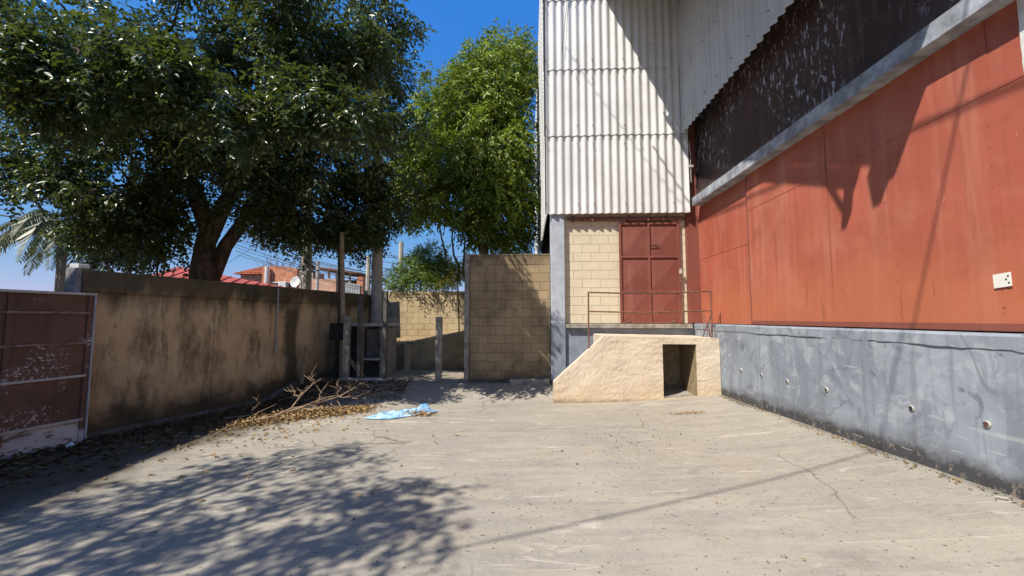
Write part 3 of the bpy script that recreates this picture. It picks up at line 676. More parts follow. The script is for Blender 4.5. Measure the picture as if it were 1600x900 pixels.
# ------------------------------------------------------------------ loading platform with sloping side
PB = thing('loading_platform', (2.0, 8.3, -1.6), 'cream rough-plastered loading platform with sloping left side and square niche', 'platform')
YP = 7.97; px0, px1 = .48, 3.64
def p_top(x):
    z = -1.235 + (x - .47) / (1.45 - .47) * (-.345 + 1.235) if x < 1.45 else -.345 - .04 * (x - 1.45) / 2.2
    return z + .007 * N3(x, 0, 0, 5)
def p_bot(x): return ground_z(x, YP) - .08
hx0, hx1, hz1 = 2.565, 3.195, -.50
xs = sorted(set([round(px0 + i * .04, 4) for i in range(int((px1 - px0) / .04) + 1)] + [hx0, hx1, px1])); xs = [x for x in xs if not (0 < abs(x - hx0) < .015 or 0 < abs(x - hx1) < .015)]
def pface(x, z):
    return YP + .011 * N3(x, z, 0, 3) + .006 * N3(x * .7, z * 2.2, 5, 6) + .005 * N3(x, z, 9, 17)
mb = MB()
def strip(xa, xb, fa0, fa1, nrow):
    v = []; f = []
    for x in (xa, xb):
        z0, z1 = fa0(x), fa1(x)
        for j in range(nrow + 1):
            z = z0 + (z1 - z0) * j / nrow; v.append((x, pface(x, z), z))
    for j in range(nrow): f.append((j, nrow + 1 + j, nrow + 2 + j, j + 1))
    mb.add(v, f)
hfl = lambda x: ground_z(x, YP) + .03
for a, b in zip(xs[:-1], xs[1:]):
    if a >= hx0 - .001 and b <= hx1 + .001:
        strip(a, b, p_bot, hfl, 3); strip(a, b, lambda x: hz1 + .006 * N3(x, 3, 3, 6), p_top, 5)
    else: strip(a, b, p_bot, p_top, 30)
TW = .16
for a, b in zip(xs[:-1], xs[1:]):      # top of the side wall / platform
    yb = YP + TW if b <= 1.445 else 9.19
    mb.add([(a, pface(a, p_top(a)), p_top(a)), (b, pface(b, p_top(b)), p_top(b)), (b, yb, p_top(b) + .003), (a, yb, p_top(a) + .003)], [(0, 1, 2, 3)])
    if b <= 1.445: mb.add([(a, yb, p_top(a) + .003), (b, yb, p_top(b) + .003), (b, yb, -1.8), (a, yb, -1.8)], [(0, 1, 2, 3)])
for x in (px0, px1):
    zs = np.linspace(p_bot(x), p_top(x), 31); yb = YP + TW if x < 1 else 9.19
    for z, z2 in zip(zs[:-1], zs[1:]): mb.add([(x, pface(x, z), z), (x, yb, z), (x, yb, z2), (x, pface(x, z2), z2)], [(0, 1, 2, 3)])
mb.add([(1.44, YP + TW, -1.8), (1.44, 9.19, -1.8), (1.44, 9.19, p_top(1.44)), (1.44, YP + TW, p_top(1.44))], [(0, 1, 2, 3)])
body = part('body', mb, 'plaster', PB)
mb = MB(); d0 = YP - .0; dn = 8.85
fz = hfl((hx0 + hx1) / 2)
mb.add([(hx0, pface(hx0, -1), -1.6), (hx0, dn, -1.6), (hx0, dn, hz1), (hx0, pface(hx0, -1) , hz1)], [(0, 1, 2, 3)])
mb.add([(hx1, pface(hx1, -1), -1.6), (hx1, dn, -1.6), (hx1, dn, hz1), (hx1, pface(hx1, -1), hz1)], [(0, 1, 2, 3)])
mb.add([(hx0, dn, -1.6), (hx1, dn, -1.6), (hx1, dn, hz1), (hx0, dn, hz1)], [(0, 1, 2, 3)])
mb.add([(hx0, YP, hz1), (hx1, YP, hz1), (hx1, dn, hz1), (hx0, dn, hz1)], [(0, 1, 2, 3)])
part('niche', mb, 'dmortar', PB)  # shade inside the recess is put into this darker colour
part('niche_floor', MB().box(hx0 - .01, hx1 + .01, YP + .01, dn, -1.7, fz), 'conc', PB)
for k in range(5):
    x0 = .52 + k * .185; part('step', MB().bbox(x0, 1.47, YP + TW, 9.2, -1.75, -1.42 + k * .178, .008), 'conc', PB)

HR = thing('handrail', (2.35, 8.05, -.34), 'thin rusty two-bar handrail along the front of the loading platform', 'handrail')
ZR = lambda x: p_top(x) - .02
part('post', MB().tube([(1.175, 8.06, -.70), (1.18, 8.06, .50)], .016, 8), 'rust', HR)
part('post', MB().tube([(3.54, 8.06, -.40), (3.555, 8.06, .52)], .016, 8), 'rust', HR)
part('rail', MB().tube([(1.17, 8.06, .505), (1.9, 8.055, .485), (2.7, 8.06, .485), (3.57, 8.06, .525)], .015, 8), 'rust', HR)
part('rail', MB().tube([(1.18, 8.06, .13), (2.3, 8.055, .105), (3.55, 8.06, .145)], .014, 8), 'rust', HR)
part('brace', MB().tube([(3.60, 8.25, -.40), (3.64, 8.7, .15), (3.645, 8.72, -.13)], .011, 6), 'rust', HR)
part('brace', MB().tube([(3.55, 8.06, .1), (3.47, 8.30, -.37)], .009, 6), 'rust', HR)

# ------------------------------------------------------------------ block wall between warehouse and fence
BW = thing('block_wall', (-.4, 9.3, -1.43), 'weathered bare block wall with tree shade beside the warehouse pillar', 'wall')
part('mortar_core', MB().box(-1.34, .50, 9.262, 9.42, -1.6, 1.46), 'dmortar', BW)
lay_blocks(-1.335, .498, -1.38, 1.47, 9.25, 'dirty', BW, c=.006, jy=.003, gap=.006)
part('post', MB().bbox(-1.455, -1.345, 9.20, 9.44, -1.6, 1.48, .012), 'conc', BW)
part('footing', MB().bbox(-1.3, .48, 9.12, 9.26, -1.6, -1.385, .012), 'concd', BW)
top('concrete_step', MB().bbox(-.42, .46, 8.95, 9.115, -1.5, -1.33, .015), 'conc', (0, 9.03, -1.45), 'low cracked concrete step at the foot of the block wall', 'step')

# ------------------------------------------------------------------ old boundary wall on the left
def wx(Y): return -6.0 + .24 * (Y - 5.42)
SQ = math.hypot(1, .24); WD = Vector((.24, 1, 0)) / SQ; WNn = Vector((1, -.24, 0)) / SQ     # along the wall, into the yard
LW = thing('boundary_wall', (wx(8) - .1, 8, -1.6), 'long mould-stained plaster wall under the big tree left of the yard', 'wall')
def wall_grid(Y0, Y1, zf0, zf1, off, rough, nrow, step, th=None):
    m_ = MB(); n = int((Y1 - Y0) / step); v = []; f = []
    for i in range(n + 1):
        Y = Y0 + (Y1 - Y0) * i / n; a, b = zf0(Y), zf1(Y)
        for j in range(nrow + 1):
            z = a + (b - a) * j / nrow; o = off + rough * (N3(Y, z, off, 1.3) + .5 * N3(Y, z, off + 3, 4.5) + .3 * N3(Y, z, 8, 14))
            v.append((wx(Y) + WNn.x * o, Y + WNn.y * o, z))
    for i in range(n):
        for j in range(nrow): f.append((i * (nrow + 1) + j, (i + 1) * (nrow + 1) + j, (i + 1) * (nrow + 1) + j + 1, i * (nrow + 1) + j + 1))
    m_.add(v, f)
    if th:
        nv = len(m_.v); ring = [i * (nrow + 1) + nrow for i in range(n + 1)]; ring0 = [i * (nrow + 1) for i in range(n + 1)]
        bk = [(m_.v[i][0] - WNn.x * th, m_.v[i][1] - WNn.y * th, m_.v[i][2]) for i in ring]
        bk0 = [(m_.v[i][0] - WNn.x * th, m_.v[i][1] - WNn.y * th, m_.v[i][2]) for i in ring0]
        m_.v += bk + bk0
        for i in range(n):
            m_.f.append((ring[i], ring[i + 1], nv + i + 1, nv + i)); m_.f.append((nv + i, nv + i + 1, nv + n + 2 + i, nv + n + 1 + i))
            m_.f.append((ring0[i], ring0[i + 1], nv + n + 2 + i, nv + n + 1 + i))
        m_.f.append(tuple(list(range(0, nrow + 1)) + [nv, nv + n + 1])); m_.f.append(tuple([n * (nrow + 1) + j for j in range(nrow + 1)] + [nv + n, nv + 2 * n + 1]))
    return m_
WE0, WE1 = 5.24, 11.55
part('wall_body', wall_grid(WE0, WE1, lambda Y: -1.75, lambda Y: .60, 0, .012, 26, .08, .17), 'oldwall', LW)
part('wall_band', wall_grid(WE0, WE1, lambda Y: .36 + .012 * N3(Y, 2, 0, 3) + .02 * max(0, N3(Y, 4, 0, 5)), lambda Y: .66 + .008 * N3(Y, 1, 0, 6), .042, .008, 6, .06, .22), 'oldwall', LW)
part('footing', wall_grid(5.3, 9.3, lambda Y: -1.75, lambda Y: ground_z(wx(Y), Y) + .07 + .02 * N3(Y, 3, 0, 3), .10, .012, 3, .1, .1), 'concd', LW)
e0 = Vector((wx(WE0), WE0, 0))
mb = MB(); c0 = e0 + WNn * .0 - WD * .05
q = [c0, c0 - WNn * .30, c0 - WNn * .30 + WD * .3, c0 + WD * .045]
ep = MB().prism([(p.x, p.y) for p in (e0 - WD * .06 + WNn * .02, e0 - WD * .06 - WNn * .2, e0 - WD * .004 - WNn * .2, e0 - WD * .004 + WNn * .02)], 'z', -1.7, .672)
part('end_render', ep, 'rough', LW)
top('loose_brick', MB().bbox(e0.x - .16, e0.x - .02, 5.22, 5.36, .675, .735, .006), 'white', (e0.x - .08, 5.3, .675), 'white broken block lying on the near end of the stained wall', 'block')
for Y, wdt in ((7.15, .16),):
    part('pilaster', wall_grid(Y - wdt / 2, Y + wdt / 2, lambda y: -1.7, lambda y: .26 + .05 * N3(y, 1, 1, 9), .012, .007, 12, .04, .05), 'damp' if wdt > .2 else 'oldwall', LW)
pp = Vector((wx(8.35), 8.35, 0)) + WNn * .04
top('conduit_pipe', MB().tube([(pp.x, pp.y, -.75), (pp.x, pp.y, .62), (pp.x - .08, pp.y, .72)], .014, 8), 'sheetgrey', (pp.x, pp.y, -.75), 'thin grey conduit pipe fixed up the stained wall', 'pipe')
sp = Vector((wx(9.0), 9.0, 0)) + WNn * .16
top('wooden_stake', MB().bar((sp.x, sp.y - .1, -1.55), (sp.x + .03, sp.y, -.62), .07, .045), 'timber', (sp.x, sp.y, -1.5), 'short pale wooden stake leaning at the foot of the stained wall', 'stake')

# ------------------------------------------------------------------ sliding yard gate, left edge of the picture
GT = thing('yard_gate', (wx(4.5) + .13, 4.5, -1.64), 'peeling brown sheet-metal gate with white showing through at the left', 'gate')
def gp(s, z, o=0):           # s metres along the gate towards the camera from its far end
    p = Vector((wx(5.29), 5.29, 0)) + WNn * (.13 + o) - WD * s; return (p.x, p.y, z)
def gbox(s0, s1, z0, z1, o0, o1):
    m_ = MB(); v = [gp(s, z, o) for s in (s0, s1) for o in (o0, o1) for z in (z0, z1)]
    return m_.add(v, [(0, 1, 3, 2), (4, 6, 7, 5), (0, 4, 5, 1), (2, 3, 7, 6), (0, 2, 6, 4), (1, 5, 7, 3)])
GZ = [-1.60, -1.33, -.76, -.33, .07, .30]
for s0, s1 in ((.045, .715), (.765, 1.5), (1.55, 2.3), (2.35, 3.1)):
    for z0, z1 in zip(GZ[:-1], GZ[1:]):
        part('sheet_panel', gbox(s0 - .02, s1 + .02, z0 + .002, z1 - .002 + (.012 if z1 > .2 else 0), -.008, -.004), 'gatelow' if z1 < -1.2 else 'gate', GT)
for s in (.0, .74, 1.525, 2.325, 3.13): part('upright', gbox(s - .028, s + .028, -1.62, .31, -.03, .016), 'gate', GT)
for z in GZ[1:-1]: part('cross_rail', gbox(.0, 3.13, z - .014, z + .014, -.02, .024), 'concl' if z in (-.76, -1.33) else 'gaterail', GT)
part('top_rail', gbox(-.05, 3.2, .305, .335, -.04, .035), 'concl', GT)
part('bottom_rail', gbox(-.02, 3.2, -1.66, -1.60, -.03, .03), 'concl', GT)
part('end_frame', gbox(-.05, -.03, -1.6, .304, -.05, .03), 'sheetgrey', GT)

# ------------------------------------------------------------------ fence, cabinet, walls behind
FN = thing('chain_link_fence', (-4.2, 9.2, -1.43), 'sagging chain-link fence with weathered posts across the back of the yard', 'fence')
part('kerb', MB().bbox(-4.28, -3.17, 9.14, 9.26, -1.55, -1.36, .015), 'concl', FN)
part('post', MB().bbox(-4.24, -4.10, 9.19, 9.30, -1.5, .05, .012), 'conc', FN)
part('post', MB().bbox(-3.31, -3.225, 9.17, 9.26, -1.5, .62, .01), 'concd', FN)
part('post', MB().bbox(-3.98, -3.88, 9.34, 9.44, -1.5, .52, .01), 'concd', FN)
def chain(p0, p1, z0, z1, s=.09, r=.0016, sag=.05):
    p0, p1 = Vector(p0), Vector(p1); Lh = (p1 - p0).length; d = (p1 - p0) / Lh; H = z1 - z0; V = []; T = []
    nrm = Vector((-d.y, d.x, 0))
    for sg in (1, -1):
        for k in np.arange(-H, Lh + H, s):
            a = (k, z0) if sg > 0 else (k, z1); pts = []
            n = 8
            for i in range(n + 1):
                t = i / n * H; u = k + t; zz = z0 + t if sg > 0 else z1 - t
                if 0 <= u <= Lh:
                    o = sag * N3(u, zz, 1, 1.2); pts.append(p0 + d * u + nrm * o + Vector((0, 0, zz + sag * .6 * N3(u, zz, 6, .9))))
            for a, b in zip(pts[:-1], pts[1:]):
                dd = (b - a).normalized(); s1 = dd.cross(nrm).normalized()
                base = len(V)
                for p in (a, b):
                    for an in (0, 2.09, 4.19): V.append(p + (s1 * math.cos(an) + nrm * math.sin(an)) * r)
                for i in range(3):
                    j = (i + 1) % 3; T.append((base + i, base + j, base + 3 + j)); T.append((base + i, base + 3 + j, base + 3 + i))
    return V, T
for (a, b, z0, z1) in (((-5.1, 9.22, 0), (-4.24, 9.2, 0), -1.4, .1), ((-4.1, 9.2, 0), (-3.3, 9.2, 0), -1.35, .1), ((-3.22, 9.22, 0), (-2.08, 9.2, 0), -1.35, .0)):
    V, T = chain(a, b, z0, z1); nppart('wire_mesh', V, T, 'concd', FN, 'stuff')
top('dark_post', MB().bbox(-2.10, -1.96, 9.16, 9.28, -1.5, .03, .012), 'conc', (-2.03, 9.22, -1.43), 'lone leaning timber post standing in the opening beside the block wall', 'post')
MC = thing('meter_shelter', (-3.95, 10.1, -1.43), 'small concrete meter shelter with flat slab roof behind the fence', 'shelter')
part('roof_slab', MB().bbox(-4.60, -3.42, 9.72, 10.75, -.20, -.13, .01), 'concl', MC)
part('side_wall', MB().bbox(-4.52, -4.40, 9.80, 10.7, -1.55, -.205, .01), 'concd', MC)
part('side_wall', MB().bbox(-3.60, -3.48, 9.80, 10.7, -1.55, -.205, .01), 'conc', MC)
part('back_panel', MB().bbox(-4.395, -3.605, 10.5, 10.6, -1.55, -.205, .01), 'concd', MC)
part('meter_door', MB().bbox(-3.98, -3.62, 9.9, 9.94, -.95, -.26, .01), 'concd', MC)
part('shelf', MB().bbox(-4.02, -3.605, 9.80, 10.3, -1.02, -.97, .006), 'concl', MC)
part('upright', MB().bbox(-4.08, -4.02, 9.82, 9.9, -1.55, -.205, .006), 'timber', MC)
top('leaning_board', MB().bar((-4.28, 9.66, -.98), (-3.98, 9.72, -1.40), .09, .03, (0, 1, 0)), 'timber', (-4.1, 9.7, -1.4), 'short pale board leaning inside the fence by the meter shelter', 'board')
top('black_meter_box', MB().bbox(-4.62, -4.28, 9.30, 9.45, -.52, -.12, .015).bbox(-4.48, -4.42, 9.32, 9.40, -1.5, -.52, .006), 'black', (-4.45, 9.4, -1.43), 'black box on a stand in front of the stained wall corner', 'box')
LWL = thing('low_wall', (-2.8, 11.35, -1.43), 'low dark retaining wall with sloping top behind the opening', 'wall')
part('wall_body', MB().prism([(-4.2, -1.6), (-1.3, -1.6), (-1.3, -.36), (-1.85, -.42), (-3.85, -.78), (-4.2, -.8)], 'y', 11.3, 11.5), 'dirty', LWL)
part('pilaster', MB().bbox(-3.42, -3.26, 11.18, 11.298, -1.6, -.72, .01), 'back', LWL)
part('pilaster', MB().bbox(-3.92, -3.80, 11.18, 11.298, -1.6, -.80, .01), 'back', LWL)
bk = MB(); v = []; f = []; nx, ny = 26, 10
for j in range(ny + 1):
    for i in range(nx + 1):
        x = -6.5 + 7.0 * i / nx; y = 11.5 + 2.7 * j / ny
        zz = -.8 + max(0, min(1, (x + 3.85) / 2)) * .34; v.append((x, y, zz + .10 * j / ny + .06 * N3(x, y, 2, 1.1) + .03 * N3(x, y, 5, 4)))
for j in range(ny):
    for i in range(nx): f.append((j * (nx + 1) + i, j * (nx + 1) + i + 1, (j + 1) * (nx + 1) + i + 1, (j + 1) * (nx + 1) + i))
bk.add(v, f); top('earth_bank', bk, 'bank', (-3, 12.8, -.8), kind='structure', smooth=True)
GB = thing('rear_wall', (-3, 14.1, -1.0), 'sunlit cream block wall with a bush leaning over it at the back', 'wall')
part('mortar_core', MB().box(-5.4, .7, 14.02, 14.2, -1.6, .92), 'mortar', GB)
lay_blocks(-5.4, .7, -1.0, .93, 14.0, 'back', GB, c=.005, jy=.002, gap=.008)
part('pier', MB().bbox(-5.6, -5.05, 13.6, 13.99, -1.5, .95, .015), 'concd', GB)
top('stone_footing', MB().prism([(-4.6, .45), (-4.0, .5), (-3.95, -.6), (-4.25, -.4)], 'y', 12.2, 12.5), 'conc', (-4.2, 12.3, -.6), 'slanted broken wall end behind the round concrete pole', 'wall')

# ------------------------------------------------------------------ leaves and trees
def unit(a): return a / (np.linalg.norm(a, axis=-1, keepdims=True) + 1e-9)
def leaf_geo(P, A, Nn, Ln, Wd, fold=.12):
    # folded rhombus leaves: base point P, axis A, normal Nn
    Sd = unit(np.cross(A, Nn)); Nn = unit(np.cross(Sd, A)); Ln = np.asarray(Ln)[:, None]; Wd = np.asarray(Wd)[:, None]
    mid = P + A * Ln * .45
    V = np.stack([P, mid + Sd * Wd * .5 + Nn * Wd * fold * 2, P + A * Ln - Nn * Ln * .08, mid - Sd * Wd * .5 + Nn * Wd * fold * 2], 1).reshape(-1, 3)
    b = np.arange(len(P))[:, None] * 4
    T = np.concatenate([b + np.array([[0, 1, 2]]), b + np.array([[0, 2, 3]])], 1).reshape(-1, 3)
    return V, T
def sprays(C, D, k, sl, ll, lw, droop, rng, spread=.75):
    # C: spray base points, D: spray directions; k leaves along each spray
    n = len(C); D = unit(D + np.array([0, 0, -droop]) * rng.uniform(.3, 1.3, (n, 1)))
    side = unit(np.cross(D, np.array([0, 0, 1.0]) + rng.normal(0, .35, (n, 3)))); upv = np.cross(side, D)
    P, A, Nn = [], [], []
    L = sl * rng.uniform(.6, 1.3, (n, 1))
    for i in range(k):
        t = (i + .7) / k; sg = 1 if i % 2 else -1
        p = C + D * L * t + np.array([0, 0, -1.0]) * (L * t * t * droop * .45) + rng.normal(0, .02, (n, 3))
        a = unit(D * .55 + side * sg * spread + np.array([0, 0, -.35 * droop - .1]) + rng.normal(0, .28, (n, 3)))
        P.append(p); A.append(a); Nn.append(unit(upv + rng.normal(0, .4, (n, 3))))
    P, A, Nn = map(np.concatenate, (P, A, Nn)); m = len(P)
    return leaf_geo(P, A, Nn, ll * rng.uniform(.65, 1.25, m), lw * rng.uniform(.7, 1.2, m))
def lump(P, s, seed):
    r = np.random.default_rng(seed); o = np.zeros(len(P))
    for _ in range(7):
        k = r.normal(0, 1, 3) * s; o += np.sin(P @ k + r.uniform(0, 6.28))
    return o / 7 ** .5
def blob_points(blobs, dens, rng, gap_s=1.6, gap=-.9, seed=3, inner=.35):
    C, D = [], []
    for (c, r, rz) in blobs:
        n = int(dens * r * r * rz ** .5); u = unit(rng.normal(0, 1, (n, 3))); rad = (inner + (1 - inner) * rng.uniform(0, 1, (n, 1)) ** .6)
        p = np.array(c) + u * rad * np.array([r, r, r * rz]); C.append(p); D.append(unit(u + np.array([0, 0, .15]) + rng.normal(0, .45, (n, 3))))
    C, D = np.concatenate(C), np.concatenate(D); ok = lump(C, gap_s, seed) > gap
    return C[ok], D[ok]
def merge(parts):
    V, T, o = [], [], 0
    for v, t in parts: V.append(v); T.append(t + o); o += len(v)
    return np.concatenate(V), np.concatenate(T)
def wob(a, b, n, amp, seed):
    a, b = Vector(a), Vector(b); r = random.Random(seed); out = []
    o = [Vector((r.uniform(-1, 1), r.uniform(-1, 1), r.uniform(-.6, .6))) for _ in range(n + 1)]
    for i in range(n + 1):
        t = i / n; out.append(a.lerp(b, t) + o[i] * amp * math.sin(math.pi * t))
    return out
def rr(p, r): # a blob from a pixel, a depth and a radius in pixels
    return p
def blobpx(lst):
    out = []
    for (x, y, Y, r, rz) in lst: out.append((tuple(at(x, y, Y)), r * Y / F, rz))
    return out

# big dark tree over the boundary wall
TB = thing('big_tree', (-7.75, 9.35, -1.6), 'big dark glossy-leaved tree with forked trunk behind the stained wall', 'tree')
fk = at(322, 395, 9.35)
tb = MB()
base = Vector((-7.72, 9.35, -1.7)); k1 = Vector(at(316, 425, 9.35))
tb.tube([base, base.lerp(k1, .5) + Vector((.05, 0, 0)), k1, Vector(at(322, 378, 9.35)), Vector(at(344, 332, 9.3)), Vector(at(372, 285, 9.2)), Vector(at(410, 200, 9.0)), Vector(at(430, 90, 8.8))], [.33, .29, .255, .21, .185, .15, .12, .06], 12)
tb.tube([Vector(at(330, 440, 9.4)), Vector(at(352, 385, 9.5)), Vector(at(392, 330, 9.8)), Vector(at(425, 290, 10.2)), Vector(at(500, 215, 10.6)), Vector(at(560, 110, 10.7))], [.16, .155, .14, .115, .085, .04], 10)
tb.tube([Vector(at(330, 372, 9.3)), Vector(at(290, 260, 9.0)), Vector(at(220, 170, 8.8)), Vector(at(130, 90, 8.6))], [.2, .16, .12, .05], 9)
blobs = blobpx([
    (40, 40, 8.8, 130, .9), (50, 170, 8.6, 110, .8), (25, 265, 9.0, 66, .6), (150, 60, 8.6, 130, .9), (140, 190, 8.4, 105, .8), (115, 275, 9.2, 55, .8),
    (255, 60, 8.6, 130, .9), (235, 180, 8.3, 110, .8), (205, 290, 8.9, 95, .9), (215, 360, 9.3, 62, .8), (165, 345, 9.6, 52, .9), (248, 318, 9.5, 40, 1),
    (350, 50, 9.0, 130, .9), (340, 170, 8.7, 105, .8), (335, 250, 9.6, 56, .7), (450, 50, 9.2, 130, .9), (450, 165, 9.0, 105, .8), (430, 255, 9.8, 85, .7),
    (540, 50, 9.4, 100, 1), (545, 150, 9.3, 105, .9), (520, 250, 10.0, 90, .8), (590, 110, 9.6, 70, 1), (605, 205, 9.7, 72, .9), (575, 295, 10.2, 68, .8),
    (615, 45, 9.7, 42, 1), (480, 320, 10.4, 62, .6), (550, 345, 10.4, 48, .9), (432, 330, 10.2, 44, .6), (500, 352, 10.6, 36, .6), (445, 352, 10.6, 26, .6), (395, 262, 9.0, 46, .6), (330, 205, 8.4, 70, .9), (590, 340, 10.4, 40, 1)])
blobs = [(c, r, rz) if c[0] > -6.0 else ((c[0] * .9, c[1] * .9, c[2] * .9), r * .9, rz) for c, r, rz in blobs]
blobs += [((-3.3, 6.85, 4.75), .62, .9), ((-4.0, 6.2, 5.9), .75, .9), ((-3.75, 6.9, 4.1), .6, .8), ((-4.4, 6.6, 5.0), .7, .9)]
blobs += [((gx - LX * d, gy - LY * d, -1.5 - LZ * d), .5, .8) for gx, gy, d in ((-4.1, 8.35, 4.1), (-3.3, 8.55, 4.0), (-2.5, 8.75, 4.2), (-1.7, 8.95, 4.0), (-.8, 9.15, 4.1), (-3.7, 8.8, 4.5), (-2.9, 9.0, 4.6), (-.1, 9.25, 3.9))]
for i, (c, r, rz) in enumerate(blobs):
    tip = [Vector(at(430, 90, 9.3)), Vector(at(420, 200, 9.2)), Vector(at(500, 215, 10.6)), Vector(at(220, 170, 8.8)), Vector(at(290, 260, 9.0)), Vector(at(392, 285, 9.2))]
    s = min(tip, key=lambda q: (q - Vector(c)).length); tb.tube(wob(s, c, 5, .25, i), [.075, .06, .05, .04, .03, .018], 6)
    for k in range(4):
        e = Vector(c) + Vector((random.uniform(-1, 1), random.uniform(-1, 1), random.uniform(-.7, .8))) * r * .9
        tb.tube(wob(c, e, 4, .12, i * 9 + k), [.03, .024, .018, .012, .006], 5)
part('trunk', tb, 'bark', TB, smooth=True)
# the crown breaks up into leafy clumps at the branch ends
rc_ = np.random.default_rng(17); cl = []
for (c, r, rz) in blobs:
    for k in range(int(5.5 + 3.0 * r)):
        u = unit(rc_.normal(0, 1, 3)); rad = r * rc_.uniform(.35, 1.0); cl.append((tuple(np.array(c) + u * rad * np.array([1, 1, rz])), rc_.uniform(.26, .52), .75))
C, D = blob_points(cl, 330, RNG, 3.0, -.72, 5, .15)
nppart('crown', *sprays(C, D, 9, .36, .125, .058, .6, RNG), 'leaf_dark', TB)
# climbing plants at the foot of the crown
ib = blobpx([(190, 370, 9.7, 55, .8), (240, 392, 9.6, 48, .6), (256, 372, 9.8, 30, .9), (160, 392, 10.0, 34, .6), (215, 330, 9.9, 60, .8)])
IV = thing('ivy_bush', tuple(at(215, 415, 9.8))[:2] + (-1.6,), 'dense dark climbing shrub left of the forked trunk above the wall', 'shrub')
C, D = blob_points(ib, 330, RNG, 2.5, -1.2, 8, .25); nppart('foliage', *sprays(C, D, 7, .28, .10, .075, .5, RNG), 'leaf_ivy', IV)
sm = MB()
for k in range(9): sm.tube(wob((at(215, 415, 9.8)[0] + random.uniform(-.8, .8), 9.8, -1.5), ib[k % 5][0], 5, .2, k), [.04, .035, .03, .025, .02, .012], 6)
part('stem', sm, 'bark', IV)

# bright tree behind the block wall
TM = thing('bright_tree', (-1.7, 13.2, -1.3), 'sunlit yellow-green leafy tree between the dark tree and the warehouse', 'tree')
mb_ = blobpx([(705, 175, 13.0, 56, 1), (755, 160, 13.0, 62, 1), (800, 130, 13.2, 60, 1), (830, 100, 13.6, 44, 1), (700, 245, 12.6, 52, .9), (760, 240, 12.6, 66, .9), (812, 220, 13.0, 56, 1),
              (665, 275, 12.6, 36, .8), (715, 310, 12.8, 48, .7), (775, 315, 12.8, 58, .8), (815, 330, 13.2, 44, .8), (655, 232, 12.7, 32, .8), (690, 130, 13.2, 24, .9), (640, 300, 13.0, 28, .8), (715, 115, 13.4, 22, .8),
              (830, 280, 13.4, 40, 1), (635, 255, 13.6, 34, .9), (650, 320, 13.8, 32, .8), (675, 190, 13.6, 34, .9), (610, 300, 14.0, 26, .8), (750, 360, 13.4, 30, .6), (800, 372, 13.6, 30, .6)])
mb_ = [(c, r * 1.14, z) for c, r, z in mb_]
mb_ = [(c, r, z) if c[0] + r < .32 else ((.32 - r, c[1], c[2]), r, z) for c, r, z in mb_]
tm = MB(); b0 = Vector((-1.7, 13.4, -1.4)); b1 = Vector((-1.5, 13.4, 2.2))
tm.tube([b0, b0.lerp(b1, .5) + Vector((.1, 0, 0)), b1, Vector((-1.4, 13.3, 4.6)), Vector((-1.0, 13.3, 6.5))], [.22, .18, .15, .1, .05], 9)
for i, (c, r, rz) in enumerate(mb_): tm.tube(wob(b1 + Vector((0, 0, (i % 4) * .5)), c, 5, .3, 50 + i), [.07, .055, .045, .035, .025, .012], 6)
for k, x in enumerate((695, 712, 722)): tm.tube(wob(at(x + 4, 440, 14.6), at(x - 8 + k * 2, 330, 14.0), 5, .12, 70 + k), [.05, .045, .04, .035, .03, .02], 6)
part('trunk', tm, 'palebark', TM, smooth=True)
C, D = blob_points(mb_, 360, RNG, 2.4, -1.0, 21, .3)
nppart('crown', *sprays(C, D, 9, .40, .17, .06, .75, RNG, .6), 'leaf_mango', TM)

# bush over the rear wall, and a golden one
BS = thing('hanging_bush', (-3.6, 14.4, .3), 'fresh green bush spilling over the sunlit rear wall', 'bush')
bb = blobpx([(625, 432, 14.3, 22, .8), (650, 420, 14.4, 26, .9), (680, 425, 14.5, 26, .8), (705, 425, 14.6, 22, .9), (660, 440, 14.1, 24, .5), (690, 440, 14.2, 20, .5), (675, 402, 14.9, 24, 1), (620, 445, 14.2, 16, .6), (655, 408, 14.6, 22, .9), (700, 412, 14.7, 20, .9)])
C, D = blob_points(bb, 800, RNG, 3, -1.1, 31, .2); nppart('foliage', *sprays(C, D, 8, .26, .10, .038, .3, RNG), 'leaf_bush', BS)
sm = MB()
for i, b in enumerate(bb): sm.tube(wob((-3.4 + i * .1, 14.5, -.6), b[0], 4, .1, 90 + i), [.03, .025, .02, .015, .008], 5)
part('stem', sm, 'bark', BS)
GD = thing('golden_bush', (-2.3, 13.8, .3), 'small golden-yellow bush beside the block wall post', 'bush')
gb = blobpx([(714, 425, 13.6, 13, 1.4), (708, 438, 13.5, 11, .8), (722, 415, 13.8, 9, 1), (690, 444, 13.5, 8, .7)])
C, D = blob_points(gb, 1300, RNG, 3, -1.2, 33, .2); nppart('foliage', *sprays(C, D, 7, .14, .06, .025, .1, RNG), 'leaf_gold', GD)
part('stem', MB().tube([(-2.35, 13.8, -.5), (-2.38, 13.7, .9), (-2.4, 13.6, 1.5)], [.03, .025, .01], 5), 'bark', GD)

